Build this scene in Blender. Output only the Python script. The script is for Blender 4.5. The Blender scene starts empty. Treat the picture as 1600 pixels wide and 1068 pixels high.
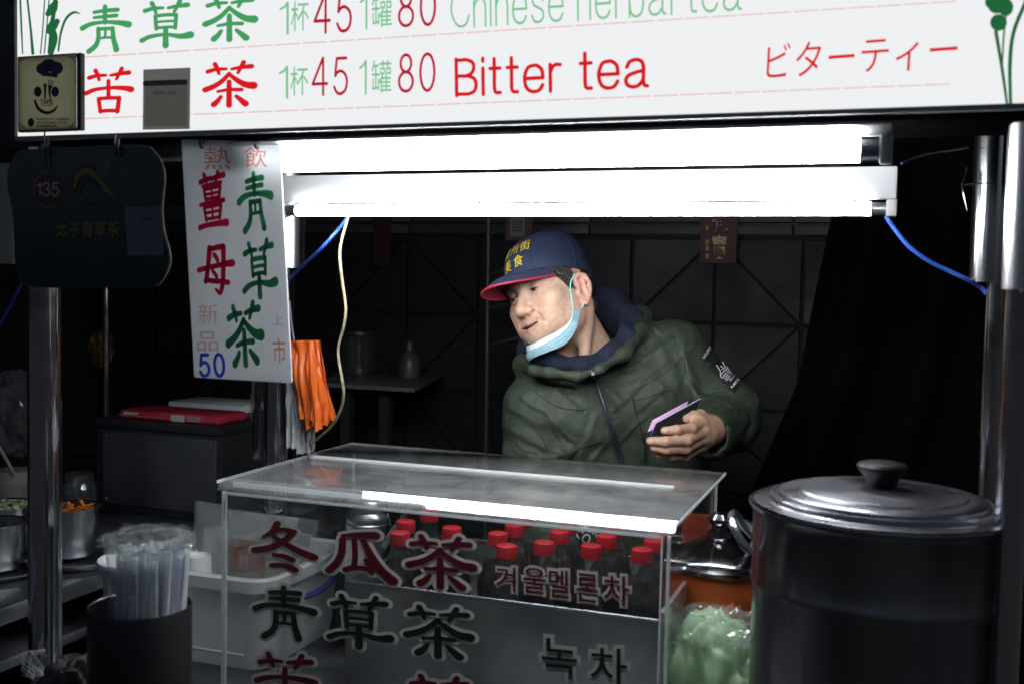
import bpy, bmesh, math, random
import numpy as np
from mathutils import Vector, Matrix, noise as mnoise
from mathutils.bvhtree import BVHTree

random.seed(7)
rng = np.random.default_rng(7)
S = bpy.context.scene
COL = S.collection

# ------------------------------------------------------------------ camera
YAW, PITCH, ROLL, FPX = math.radians(19.815), math.radians(3.206), math.radians(-1.2046), 1676.8
def _cam_basis():
    cy, sy, cp, sp, cr, sr = math.cos(YAW), math.sin(YAW), math.cos(PITCH), math.sin(PITCH), math.cos(ROLL), math.sin(ROLL)
    fwd = np.array([-sy*cp, cy*cp, -sp]); right = np.array([cy, sy, 0.0]); down = np.cross(fwd, right)
    return np.array([right*cr + down*sr, -right*sr + down*cr, fwd])
CB = _cam_basis()                      # rows: right, down, forward
EYE = np.array([0.0, 0.0, 1.5])
cam = bpy.data.cameras.new("camera"); camo = bpy.data.objects.new("camera", cam); COL.objects.link(camo)
m = Matrix.Identity(4)
for i in range(3):
    m[i][0] = CB[0][i]; m[i][1] = -CB[1][i]; m[i][2] = -CB[2][i]; m[i][3] = EYE[i]
camo.matrix_world = m
cam.sensor_width = 36.0; cam.lens = FPX/1600*36.0
cam.clip_start = 0.05; cam.clip_end = 500
cam.dof.use_dof = True; cam.dof.focus_distance = 2.1; cam.dof.aperture_fstop = 6.3
S.camera = camo

# ------------------------------------------------------------------ world, faint night sky, exposure
W = bpy.data.worlds.new("World"); S.world = W; W.use_nodes = True
wn = W.node_tree.nodes; wn.clear()
sky = wn.new('ShaderNodeTexSky'); sky.sky_type = 'NISHITA'; sky.sun_disc = False
sky.sun_elevation = math.radians(55.0); sky.sun_rotation = math.radians(20); sky.air_density = .5; sky.dust_density = 5.0; sky.ozone_density = .5
bg = wn.new('ShaderNodeBackground'); bg.inputs['Strength'].default_value = 0.045
wo = wn.new('ShaderNodeOutputWorld')
W.node_tree.links.new(sky.outputs['Color'], bg.inputs['Color'])
W.node_tree.links.new(bg.outputs['Background'], wo.inputs['Surface'])
S.view_settings.view_transform = 'Standard'; S.view_settings.look = 'None'
S.view_settings.exposure = 0.0; S.view_settings.gamma = 1.0; S.view_settings.use_curve_mapping = False
S.cycles.use_denoising = True
S.cycles.max_bounces = 14; S.cycles.transparent_max_bounces = 32; S.cycles.transmission_bounces = 10
S.cycles.caustics_reflective = False; S.cycles.caustics_refractive = False
S.cycles.sample_clamp_indirect = 4.0
TUBE_POWER = 74.0

# ------------------------------------------------------------------ pixel of the photograph -> point in the stall
def ray(x, y): return CB.T @ np.array([(x-800)/FPX, (y-534)/FPX, 1.0])
def PY(x, y, Y): d = ray(x, y); return EYE + d*(Y/d[1])
def PZ(x, y, Z): d = ray(x, y); return EYE + d*((Z-EYE[2])/d[2])
def PD(x, y, dep): return EYE + ray(x, y)*dep

# ------------------------------------------------------------------ materials
MATS = {}
def mat(name, col, rough=.5, metal=0.0, var=0.0, vscale=12.0, bump=0.0, bscale=150.0, spec=.5, rvar=0.0,
        stretch=(1,1,1), emit=None, estr=0.0, sss=0.0, sheen=0.0, coat=0.0, attr=None, col2=None):
    if name in MATS: return MATS[name]
    M = bpy.data.materials.new(name); M.use_nodes = True; MATS[name] = M
    nt = M.node_tree; n = nt.nodes; L = nt.links
    b = n['Principled BSDF']
    b.inputs['Base Color'].default_value = (*col, 1); b.inputs['Roughness'].default_value = rough
    b.inputs['Metallic'].default_value = metal; b.inputs['Specular IOR Level'].default_value = spec
    if sss: b.inputs['Subsurface Weight'].default_value = sss; b.inputs['Subsurface Scale'].default_value = .006; b.inputs['Subsurface Radius'].default_value = (1,.35,.2)
    if sheen: b.inputs['Sheen Weight'].default_value = sheen; b.inputs['Sheen Roughness'].default_value = .4
    if coat: b.inputs['Coat Weight'].default_value = coat
    if emit: b.inputs['Emission Color'].default_value = (*emit, 1); b.inputs['Emission Strength'].default_value = estr
    tc = n.new('ShaderNodeTexCoord'); mp = n.new('ShaderNodeMapping'); mp.inputs['Scale'].default_value = stretch
    L.new(tc.outputs['Object'], mp.inputs['Vector'])
    src = None
    if attr:
        at = n.new('ShaderNodeAttribute'); at.attribute_name = attr; src = at.outputs['Color']
    if var or col2:
        nz = n.new('ShaderNodeTexNoise'); nz.inputs['Scale'].default_value = vscale; nz.inputs['Detail'].default_value = 6
        L.new(mp.outputs['Vector'], nz.inputs['Vector'])
        mx = n.new('ShaderNodeMix'); mx.data_type = 'RGBA'
        mr = n.new('ShaderNodeMapRange'); mr.inputs['From Min'].default_value = .35; mr.inputs['From Max'].default_value = .65
        L.new(nz.outputs['Fac'], mr.inputs['Value']); L.new(mr.outputs['Result'], mx.inputs['Factor'])
        if col2 or not src:
            c2 = col2 if col2 else tuple(min(1, c*(1+var)) for c in col)
            mx.inputs['A'].default_value = (*[c*(1-var) for c in col], 1); mx.inputs['B'].default_value = (*c2, 1)
        if src and not col2:
            mx.blend_type = 'MULTIPLY'; mx.inputs['Factor'].default_value = 1
            for l in list(mx.inputs['Factor'].links): L.remove(l)
            mm = n.new('ShaderNodeMapRange'); mm.inputs['From Min'].default_value = .3; mm.inputs['From Max'].default_value = .7
            mm.inputs['To Min'].default_value = 1-var; mm.inputs['To Max'].default_value = 1+var
            L.new(nz.outputs['Fac'], mm.inputs['Value']); L.new(src, mx.inputs['A']); L.new(mm.outputs['Result'], mx.inputs['B'])
        src = mx.outputs['Result']
    if src: L.new(src, b.inputs['Base Color'])
    if rvar:
        nr = n.new('ShaderNodeTexNoise'); nr.inputs['Scale'].default_value = vscale*.8; nr.inputs['Detail'].default_value = 8
        L.new(mp.outputs['Vector'], nr.inputs['Vector'])
        m2 = n.new('ShaderNodeMapRange'); m2.inputs['From Min'].default_value = .3; m2.inputs['From Max'].default_value = .7
        m2.inputs['To Min'].default_value = max(.02, rough-rvar); m2.inputs['To Max'].default_value = min(1, rough+rvar)
        L.new(nr.outputs['Fac'], m2.inputs['Value']); L.new(m2.outputs['Result'], b.inputs['Roughness'])
    if bump:
        nb = n.new('ShaderNodeTexNoise'); nb.inputs['Scale'].default_value = bscale; nb.inputs['Detail'].default_value = 5
        L.new(mp.outputs['Vector'], nb.inputs['Vector'])
        bp = n.new('ShaderNodeBump'); bp.inputs['Strength'].default_value = bump; bp.inputs['Distance'].default_value = .002
        L.new(nb.outputs['Fac'], bp.inputs['Height']); L.new(bp.outputs['Normal'], b.inputs['Normal'])
    return M
def emat(name, col, s):
    if name in MATS: return MATS[name]
    M = bpy.data.materials.new(name); M.use_nodes = True; MATS[name] = M
    n = M.node_tree.nodes; n.clear(); e = n.new('ShaderNodeEmission'); o = n.new('ShaderNodeOutputMaterial')
    e.inputs['Color'].default_value = (*col, 1); e.inputs['Strength'].default_value = s
    M.node_tree.links.new(e.outputs[0], o.inputs['Surface']); return M
def clear(name, tint=(1,1,1), haze=.03, hcol=(.8,.85,.85), rough=.04, ior=1.49, trl=False, bump=0, bscale=60, hvar=0.0, hscale=6.0, tfrac=.5):
    """thin clear plastic or glass: straight-through light + fresnel gloss + a little scattering haze"""
    if name in MATS: return MATS[name]
    M = bpy.data.materials.new(name); M.use_nodes = True; MATS[name] = M
    nt = M.node_tree; n = nt.nodes; L = nt.links; n.clear()
    o = n.new('ShaderNodeOutputMaterial')
    t = n.new('ShaderNodeBsdfTransparent'); t.inputs['Color'].default_value = (*tint, 1)
    d = n.new('ShaderNodeBsdfTranslucent' if trl else 'ShaderNodeBsdfDiffuse'); d.inputs['Color'].default_value = (*hcol, 1)
    if trl:
        d2 = n.new('ShaderNodeBsdfDiffuse'); d2.inputs['Color'].default_value = (*hcol, 1)
        a = n.new('ShaderNodeMixShader'); a.inputs['Fac'].default_value = 1-tfrac; L.new(d.outputs[0], a.inputs[1]); L.new(d2.outputs[0], a.inputs[2]); dd = a
    else: dd = d
    g = n.new('ShaderNodeBsdfGlossy'); g.inputs['Roughness'].default_value = rough
    f = n.new('ShaderNodeFresnel')
    ge = n.new('ShaderNodeNewGeometry'); mi = n.new('ShaderNodeMapRange')      # same gloss on the way in and out of a thin sheet
    mi.inputs['To Min'].default_value = ior; mi.inputs['To Max'].default_value = 1/ior
    L.new(ge.outputs['Backfacing'], mi.inputs['Value']); L.new(mi.outputs['Result'], f.inputs['IOR'])
    m1 = n.new('ShaderNodeMixShader'); m1.inputs['Fac'].default_value = haze
    L.new(t.outputs[0], m1.inputs[1]); L.new(dd.outputs[0], m1.inputs[2])
    if hvar:
        tc = n.new('ShaderNodeTexCoord'); nz = n.new('ShaderNodeTexNoise'); nz.inputs['Scale'].default_value = hscale; nz.inputs['Detail'].default_value = 9
        nz.inputs['Roughness'].default_value = .7
        L.new(tc.outputs['Object'], nz.inputs['Vector']); mr = n.new('ShaderNodeMapRange')
        mr.inputs['From Min'].default_value = .35; mr.inputs['From Max'].default_value = .7
        mr.inputs['To Min'].default_value = max(0, haze-hvar); mr.inputs['To Max'].default_value = haze+hvar
        L.new(nz.outputs['Fac'], mr.inputs['Value']); L.new(mr.outputs['Result'], m1.inputs['Fac'])
    m2 = n.new('ShaderNodeMixShader'); L.new(f.outputs[0], m2.inputs['Fac']); L.new(m1.outputs[0], m2.inputs[1]); L.new(g.outputs[0], m2.inputs[2])
    if bump:
        tc = n.new('ShaderNodeTexCoord'); nb = n.new('ShaderNodeTexNoise'); nb.inputs['Scale'].default_value = bscale
        L.new(tc.outputs['Object'], nb.inputs['Vector']); bp = n.new('ShaderNodeBump'); bp.inputs['Strength'].default_value = bump; bp.inputs['Distance'].default_value = .003
        L.new(nb.outputs['Fac'], bp.inputs['Height']); L.new(bp.outputs['Normal'], g.inputs['Normal'])
    L.new(m2.outputs[0], o.inputs['Surface']); return M
def translucent(name, col, tw=.5, rough=.35):
    if name in MATS: return MATS[name]
    M = bpy.data.materials.new(name); M.use_nodes = True; MATS[name] = M
    nt = M.node_tree; n = nt.nodes; L = nt.links; n.clear(); o = n.new('ShaderNodeOutputMaterial')
    p = n.new('ShaderNodeBsdfPrincipled'); p.inputs['Base Color'].default_value = (*col, 1); p.inputs['Roughness'].default_value = rough
    t = n.new('ShaderNodeBsdfTranslucent'); t.inputs['Color'].default_value = (*col, 1)
    x = n.new('ShaderNodeMixShader'); x.inputs['Fac'].default_value = tw
    L.new(p.outputs[0], x.inputs[1]); L.new(t.outputs[0], x.inputs[2]); L.new(x.outputs[0], o.inputs['Surface']); return M

STEEL = mat('brushed_steel', (.55,.56,.58), .26, 1, rvar=.1, vscale=9, bump=.05, bscale=240, stretch=(1,1,.06))
STEEL_D = mat('dull_steel', (.30,.31,.33), .42, 1, rvar=.14, vscale=7, var=.25, bump=.05, bscale=120)
STEEL_P = mat('pipe_steel', (.62,.63,.66), .13, 1, rvar=.07, vscale=25)
STEEL_POT = mat('pot_steel', (.24,.24,.245), .24, 1, rvar=.12, vscale=11, var=.38, bump=.16, bscale=34, stretch=(1,1,.3))
LID = mat('pot_lid_aluminium', (.26,.26,.285), .31, 1, rvar=.09, vscale=14, bump=.03, bscale=90)
BLACKP = mat('black_plastic', (.010,.010,.011), .28, rvar=.08, spec=.3)
BLACKM = mat('black_painted_metal', (.022,.023,.026), .42, rvar=.14, vscale=7, bump=.05, bscale=90)
RAILM = mat('grimy_rail', (.06,.063,.066), .55, .5, var=.5, vscale=18, rvar=.2, bump=.2, bscale=60)
ACRYL = clear('clear_acrylic', (.985,.99,.99), .010, rough=.03, hvar=.010, hscale=11, ior=1.49)
ACRYL_LID = clear('worn_acrylic_lid', (.96,.97,.97), .075, hcol=(.84,.87,.87), rough=.09, hvar=.05, hscale=22, bump=.12, bscale=40)
ACRYL_LIP = clear('worn_acrylic_lip', (.93,.95,.95), .85, hcol=(.93,.94,.96), rough=.12, hvar=.1, hscale=20, trl=True)
ACRYL_EDGE = None
GLASS = clear('clear_glass', (.93,.95,.94), .02, rough=.04, ior=1.85)
PETM = clear('clear_bottle_plastic', (.93,.935,.935), .006, rough=.06, ior=1.85)
FILM = clear('clear_plastic_film', (.98,.985,.985), .09, rough=.07, ior=1.6, bump=.3, bscale=50, trl=True)
TEA = mat('dark_tea', (.012,.008,.006), .12)
REDCAP = mat('red_cap_plastic', (.36,.012,.018), .38, var=.12, vscale=30)
WHITEP = mat('white_plastic', (.66,.67,.66), .35, var=.06, vscale=9)
TUBM = clear('milky_tub_plastic', (.90,.92,.92), .93, hcol=(.90,.91,.91), rough=.25, ior=1.3, tfrac=.3, trl=True, hvar=.08, hscale=5)
WHITEPAINT = mat('white_enamel', (.74,.75,.76), .35)
PAPER = mat('paper', (.55,.56,.55), .7, var=.1, vscale=15)
BLUEW = mat('blue_cable_sheath', (.03,.10,.48), .35)
BEIGEW = mat('beige_cord', (.38,.33,.2), .6, var=.25, vscale=60)

ACRYL_EDGE = translucent('frosted_acrylic_edge', (.86,.88,.88), .55, .25)
# ------------------------------------------------------------------ scene graph helpers
ROOTLOC = {}
def tag(o, label=None, cat=None, group=None, kind=None):
    if label: o['label'] = label
    if cat: o['category'] = cat
    if group: o['group'] = group
    if kind: o['kind'] = kind
    return o
def thing(name, label, cat, loc, group=None):
    o = bpy.data.objects.new(name, None); COL.objects.link(o); o.location = Vector(loc); o.empty_display_size = .05
    ROOTLOC[o] = np.array(loc, float); return tag(o, label, cat, group)
def link(name, mesh, parent=None):
    o = bpy.data.objects.new(name, mesh); COL.objects.link(o)
    if parent is not None: o.parent = parent
    return o
def copy_tree(o, parent=None, loc=None):
    c = o.copy(); COL.objects.link(c)
    if parent is not None: c.parent = parent
    for ch in list(o.children): copy_tree(ch, c)
    if loc is not None: c.location = Vector(loc); ROOTLOC[c] = np.array(loc, float)
    return c
def nrm(v): v = np.asarray(v, float); return v/max(1e-9, np.linalg.norm(v))
def catmull(P, n=8, closed=False):
    P = np.asarray(P, float); out = []
    N = len(P)
    for i in range(N if closed else N-1):
        p0 = P[(i-1) % N] if closed or i > 0 else 2*P[0]-P[1]
        p1 = P[i % N]; p2 = P[(i+1) % N]
        p3 = P[(i+2) % N] if closed or i+2 < N else 2*P[-1]-P[-2]
        for k in range(n):
            t = k/n
            out.append(.5*((2*p1)+(-p0+p2)*t+(2*p0-5*p1+4*p2-p3)*t*t+(-p0+3*p1-3*p2+p3)*t**3))
    if not closed: out.append(P[-1])
    return np.array(out)
class MB:
    def __init__(s): s.V = []; s.F = []; s.n = 0
    def add(s, V, F):
        V = np.asarray(V, float); s.V.append(V); s.F += [tuple(int(i)+s.n for i in f) for f in F]; s.n += len(V); return s
    def box(s, c, size, rot=None):
        hx, hy, hz = [k/2 for k in size]
        V = np.array([(x,y,z) for x in (-hx,hx) for y in (-hy,hy) for z in (-hz,hz)])
        if rot is not None: V = V @ np.asarray(rot, float).T
        return s.add(V+np.asarray(c, float), [(0,1,3,2),(4,6,7,5),(0,4,5,1),(2,3,7,6),(0,2,6,4),(1,5,7,3)])
    def bx(s, lo, hi): return s.box([(a+b)/2 for a, b in zip(lo, hi)], [b-a for a, b in zip(lo, hi)])
    def hexa(s, P8): return s.add(P8, [(0,3,2,1),(4,5,6,7),(0,1,5,4),(1,2,6,5),(2,3,7,6),(3,0,4,7)])  # bottom 4, top 4
    def slab(s, quad, t):
        """quad (4 pts) thickened along its normal by t"""
        q = np.asarray(quad, float); n = nrm(np.cross(q[1]-q[0], q[3]-q[0])); return s.hexa(np.vstack([q, q+n*t]))
    def lathe(s, prof, c, seg=40, axis=None, a0=0, sx=1, sy=1):
        c = np.asarray(c, float); V = []; F = []; np_ = len(prof)
        for i in range(seg):
            a = a0+2*math.pi*i/seg
            for r, z in prof: V.append((r*math.cos(a)*sx, r*math.sin(a)*sy, z))
        V = np.array(V)
        if axis is not None:
            q = Vector((0,0,1)).rotation_difference(Vector(axis)).to_matrix(); V = V @ np.array(q).T
        for i in range(seg):
            j = (i+1) % seg
            for k in range(np_-1): F.append((i*np_+k, j*np_+k, j*np_+k+1, i*np_+k+1))
        return s.add(V+c, F)
    def tube(s, P, r, seg=8, closed=False, cap=True):
        P = np.asarray(P, float); N = len(P); R = np.full(N, r) if np.isscalar(r) else np.asarray(r, float)
        V = []; F = []; up = np.array([0.,0,1]); 
        t0 = nrm(P[1]-P[0]); 
        if abs(t0@up) > .9: up = np.array([1.,0,0])
        u = nrm(np.cross(t0, up))
        for i in range(N):
            if closed: t = nrm(P[(i+1)%N]-P[i-1])
            else: t = nrm(P[min(i+1,N-1)]-P[max(i-1,0)])
            u = nrm(u - t*(u@t)); w = np.cross(t, u)
            for k in range(seg):
                a = 2*math.pi*k/seg; V.append(P[i]+R[i]*(u*math.cos(a)+w*math.sin(a)))
        for i in range(N if closed else N-1):
            j = (i+1) % N
            for k in range(seg): F.append((i*seg+k, i*seg+(k+1)%seg, j*seg+(k+1)%seg, j*seg+k))
        if cap and not closed: F.append(tuple(range(seg))[::-1]); F.append(tuple((N-1)*seg+k for k in range(seg)))
        return s.add(V, F)
    def grid(s, G, closed_u=False):
        G = np.asarray(G, float); nu, nv = G.shape[:2]; F = []
        for i in range(nu if closed_u else nu-1):
            j = (i+1) % nu
            for k in range(nv-1): F.append((i*nv+k, j*nv+k, j*nv+k+1, i*nv+k+1))
        return s.add(G.reshape(-1,3), F)
    def extrude(s, poly, vec):
        P = np.asarray(poly, float); N = len(P); V = np.vstack([P, P+np.asarray(vec, float)])
        F = [tuple(range(N))[::-1], tuple(range(N, 2*N))]+[(i,(i+1)%N,N+(i+1)%N,N+i) for i in range(N)]
        return s.add(V, F)
    def flat(s, poly): N = len(poly); return s.add(poly, [tuple(range(N))])
    def build(s, name, material, parent=None, smooth=True, bevel=0, bseg=2, angle=35, fix=True):
        V = np.vstack(s.V)
        root = parent
        while root is not None and root.parent is not None: root = root.parent
        if root is not None: base = ROOTLOC[root]
        else: base = np.array([(V[:,0].min()+V[:,0].max())/2, (V[:,1].min()+V[:,1].max())/2, V[:,2].min()])
        me = bpy.data.meshes.new(name); me.from_pydata((V-base).tolist(), [], s.F)
        if bevel or fix:
            bm = bmesh.new(); bm.from_mesh(me)
            if fix: bmesh.ops.recalc_face_normals(bm, faces=bm.faces)
            if bevel:
                ed = [e for e in bm.edges if len(e.link_faces) == 2 and e.calc_face_angle(0) > math.radians(40)]
                bmesh.ops.bevel(bm, geom=ed, offset=bevel, segments=bseg, affect='EDGES', profile=.5, clamp_overlap=True)
            bm.to_mesh(me); bm.free()
        if material is not None: me.materials.append(material)
        o = link(name, me, parent)
        if root is None: o.location = Vector(base); ROOTLOC[o] = base
        if smooth:
            me.shade_smooth()
            me.set_sharp_from_angle(angle=math.radians(angle))
        return o

# ------------------------------------------------------------------ lettering
_TC = {}
def text_mesh(body, bold=0.0, border=0.0):
    key = (body, bold, border)
    if key in _TC: return _TC[key]
    c = bpy.data.curves.new('lettering', 'FONT'); c.body = body; c.resolution_u = 3; c.offset = bold
    if border: c.bevel_depth = border; c.bevel_resolution = 1
    o = bpy.data.objects.new('lettering', c); COL.objects.link(o)
    me = bpy.data.meshes.new_from_object(o.evaluated_get(bpy.context.evaluated_depsgraph_get()))
    V = np.array([v.co[:] for v in me.vertices]); F = [tuple(p.vertices) for p in me.polygons]
    bpy.data.objects.remove(o); bpy.data.curves.remove(c); bpy.data.meshes.remove(me)
    _TC[key] = (V, F); return V, F
def font_uv(body, bold=0.0, border=0.0):
    """vertices with the plain glyph box scaled to 0..1"""
    V0, _ = text_mesh(body, bold); V, F = text_mesh(body, bold, border)
    lo, hi = V0[:,:2].min(0), V0[:,:2].max(0)
    U = (V[:,:2]-lo)/(hi-lo)
    dz = V[:,2]/border if border else np.zeros(len(V))
    return U, dz, F
def frame_px(bl, br, tl, Y):
    a, b, c = PY(*bl, Y), PY(*br, Y), PY(*tl, Y); return a, b-a, c-a
FRONT = np.array([0,-1.0,0])
def put_font(parent, body, fr, material, off=.0008, bold=0.0, border=0.0, name='lettering', nrmv=FRONT, th=.0002):
    U, dz, F = font_uv(body, bold, border); a, u, v = fr
    V = a + U[:,:1]*u + U[:,1:2]*v + (off+th*dz[:,None])*nrmv
    return MB().add(V, F).build(name, material, parent, smooth=False, fix=False)
def stroke_poly(P, wmul=1.0, wadd=0.0):
    """brush stroke: list of (x,y,w) -> (uv verts, faces)"""
    Q = catmull(np.array(P, float), 7); c = Q[:,:2]; w = (Q[:,2]*wmul+wadd)/2
    t = np.gradient(c, axis=0); t /= np.maximum(1e-6, np.linalg.norm(t, axis=1))[:,None]; nn = np.stack([-t[:,1], t[:,0]], 1)
    Lf = c+nn*w[:,None]; Rt = c-nn*w[:,None]; N = len(c)
    V = list(Lf)+list(Rt); F = [(i, N+i, N+i+1, i+1) for i in range(N-1)]
    for end, sg in ((0,-1),(N-1,1)):
        base = len(V); a0 = math.atan2(nn[end][1], nn[end][0]); k = 6
        for q in range(1, k):
            a = a0 - sg*math.pi*q/k; V.append(c[end]+w[end]*np.array([math.cos(a), math.sin(a)]))
        ids = [end]+list(range(base, base+k-1))+[N+end]
        F.append(tuple(ids))
    return np.array(V), F
def W(pts, a=.09, b=None, mid=None):
    """give a list of xy points widths a..mid..b"""
    b = a if b is None else b; mid = (a+b)/2 if mid is None else mid; n = len(pts); o = []
    for i, p in enumerate(pts):
        t = i/(n-1); w = a+(mid-a)*2*t if t < .5 else mid+(b-mid)*(2*t-1); o.append((p[0], p[1], w))
    return o
GRASS = [W([(.08,.83),(.25,.87),(.44,.87)],.10,.07), W([(.22,.99),(.27,.88),(.30,.77)],.10,.07),
         W([(.55,.86),(.74,.89),(.93,.90)],.07,.11), W([(.78,1.0),(.73,.89),(.67,.77)],.10,.07)]
GL = {
 '青': [W([(.27,.89),(.5,.91),(.76,.91)],.08,.10), W([(.5,1.0),(.5,.82),(.5,.64)],.10,.09), W([(.27,.77),(.5,.78),(.74,.785)],.07,.09),
       W([(.02,.55),(.2,.63),(.5,.655),(.8,.62),(.99,.57)],.12,.15,.08), W([(.36,.52),(.36,.30),(.30,.14),(.16,.02)],.09,.12),
       W([(.36,.505),(.5,.51),(.66,.505)],.08,.08), W([(.66,.51),(.68,.28),(.72,.12),(.74,.03)],.09,.13), W([(.51,.49),(.51,.40),(.50,.33)],.06,.06), W([(.38,.30),(.52,.31),(.66,.30)],.06,.06)],
 '草': GRASS+[W([(.29,.70),(.30,.56),(.31,.41)],.08), W([(.29,.70),(.5,.71),(.71,.70)],.08), W([(.71,.70),(.70,.56),(.69,.41)],.08),
       W([(.33,.565),(.5,.57),(.67,.565)],.06), W([(.31,.43),(.5,.44),(.69,.43)],.07),
       W([(.02,.17),(.2,.25),(.5,.275),(.8,.22),(.99,.24)],.11,.16,.08), W([(.5,.42),(.5,.2),(.5,.03)],.10,.13)],
 '茶': GRASS+[W([(.50,.76),(.36,.60),(.2,.49),(.03,.42)],.09,.13), W([(.50,.75),(.66,.60),(.82,.50),(.97,.47)],.08,.17),
       W([(.28,.37),(.5,.40),(.74,.39)],.07,.09), W([(.5,.58),(.5,.3),(.5,.05)],.10,.12),
       W([(.34,.25),(.28,.16),(.2,.08)],.08,.13), W([(.64,.25),(.73,.16),(.82,.07)],.08,.14)],
 '苦': GRASS+[W([(.02,.48),(.2,.55),(.5,.58),(.8,.56),(.98,.52)],.11,.14,.08), W([(.5,.74),(.5,.55),(.5,.36)],.09),
       W([(.29,.34),(.31,.18),(.33,.04)],.09), W([(.29,.34),(.5,.35),(.73,.34)],.09), W([(.73,.34),(.71,.18),(.69,.03)],.10), W([(.32,.055),(.5,.06),(.7,.05)],.09)],
 '冬': [W([(.40,.98),(.32,.80),(.17,.66)],.12,.08), W([(.36,.84),(.52,.86),(.66,.83)],.09,.11), W([(.66,.83),(.50,.62),(.28,.45),(.03,.36)],.11,.14),
       W([(.34,.70),(.52,.56),(.76,.42),(.97,.33)],.09,.16), W([(.34,.30),(.5,.29),(.64,.23)],.09,.11), W([(.30,.07),(.5,.09),(.68,.02)],.10,.12)],
 '瓜': [W([(.24,.88),(.5,.92),(.74,.93)],.06,.16), W([(.24,.80),(.22,.52),(.14,.30),(.02,.14)],.11,.13), W([(.42,.80),(.43,.5),(.41,.27)],.09),
       W([(.28,.19),(.43,.25),(.62,.24)],.11,.09), W([(.59,.42),(.65,.32),(.68,.17)],.08,.09), W([(.56,.80),(.68,.50),(.82,.24),(.99,.05)],.10,.18)],
 '薑': [W([(.10,.87),(.30,.90),(.48,.92)],.08,.07), W([(.26,.99),(.31,.90),(.34,.83)],.09,.06), W([(.50,.90),(.72,.93),(.95,.95)],.07,.09), W([(.74,1.0),(.70,.92),(.64,.84)],.09,.06),
       W([(.18,.79),(.5,.81),(.84,.825)],.055,.06), W([(.24,.73),(.26,.63),(.28,.54)],.075), W([(.24,.73),(.5,.74),(.80,.755)],.055), W([(.80,.75),(.77,.64),(.74,.55)],.08), W([(.50,.74),(.50,.64),(.50,.55)],.055),
       W([(.27,.64),(.5,.645),(.76,.655)],.045), W([(.28,.555),(.5,.56),(.75,.57)],.05), W([(.08,.465),(.5,.485),(.92,.505)],.06,.07),
       W([(.22,.41),(.24,.30),(.27,.19)],.075), W([(.22,.41),(.5,.42),(.80,.435)],.055), W([(.80,.43),(.77,.31),(.73,.20)],.08), W([(.50,.42),(.50,.31),(.50,.20)],.055),
       W([(.26,.31),(.5,.315),(.76,.325)],.045), W([(.27,.20),(.5,.205),(.75,.215)],.05), W([(.02,.06),(.3,.09),(.7,.10),(.99,.10)],.08,.11,.07)],
 '母': [W([(.36,.93),(.31,.66),(.24,.36),(.20,.26)],.12,.10), W([(.20,.29),(.42,.27),(.62,.26),(.84,.24)],.09,.10), W([(.34,.90),(.55,.94),(.75,.96)],.09,.11),
       W([(.75,.95),(.73,.6),(.68,.22),(.60,.03),(.48,.10)],.12,.06,.11), W([(.02,.49),(.3,.54),(.7,.60),(.99,.63)],.10,.13,.09), W([(.48,.80),(.54,.74),(.57,.69)],.09,.10), W([(.42,.47),(.48,.41),(.52,.36)],.08,.09)],
}
def put_glyph(parent, ch, fr, material, off=.0008, wmul=1.0, border=0.0, slant=0.0, name='lettering', step=.00004):
    a, u, v = fr; b = MB()
    asp = np.linalg.norm(v)/np.linalg.norm(u)
    for i, st in enumerate(GL[ch]):
        st = [(x, y+slant*(x-.5), w) for x, y, w in st]
        V, F = stroke_poly(st, wmul, border)
        b.add(a+V[:,:1]*u+V[:,1:2]*v+(off+step*i)*FRONT, F)
    return b.build(name, material, parent, smooth=False, fix=False)
def ell_px(cx, cy, rx, ry, n=28, rot=0):
    return [(cx+rx*math.cos(t)*math.cos(rot)-ry*math.sin(t)*math.sin(rot), cy+rx*math.cos(t)*math.sin(rot)+ry*math.sin(t)*math.cos(rot)) for t in np.linspace(0, 2*math.pi, n, endpoint=False)]
def flat_px(parent, polys, Y, material, off=.0008, name='print', step=.00004):
    b = MB()
    for i, p in enumerate(polys): b.flat([PY(x, y, Y)+(off+step*i)*FRONT for x, y in p])
    return b.build(name, material, parent, smooth=False, fix=False)
def strokes_px(parent, strokes, Y, material, off=.0008, name='print', step=.00004):
    b = MB()
    for i, st in enumerate(strokes):
        V, F = stroke_poly(st); b.add([PY(x, y, Y)+(off+step*i)*FRONT for x, y in V], F)
    return b.build(name, material, parent, smooth=False, fix=False)
def fbox(x0, y0, x1, y1, Y, dx=0, dy=0):
    """frame from a pixel box; dx, dy slope of the baseline in px across the box"""
    return frame_px((x0, y1), (x1, y1+dy), (x0+dx, y0), Y)
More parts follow.
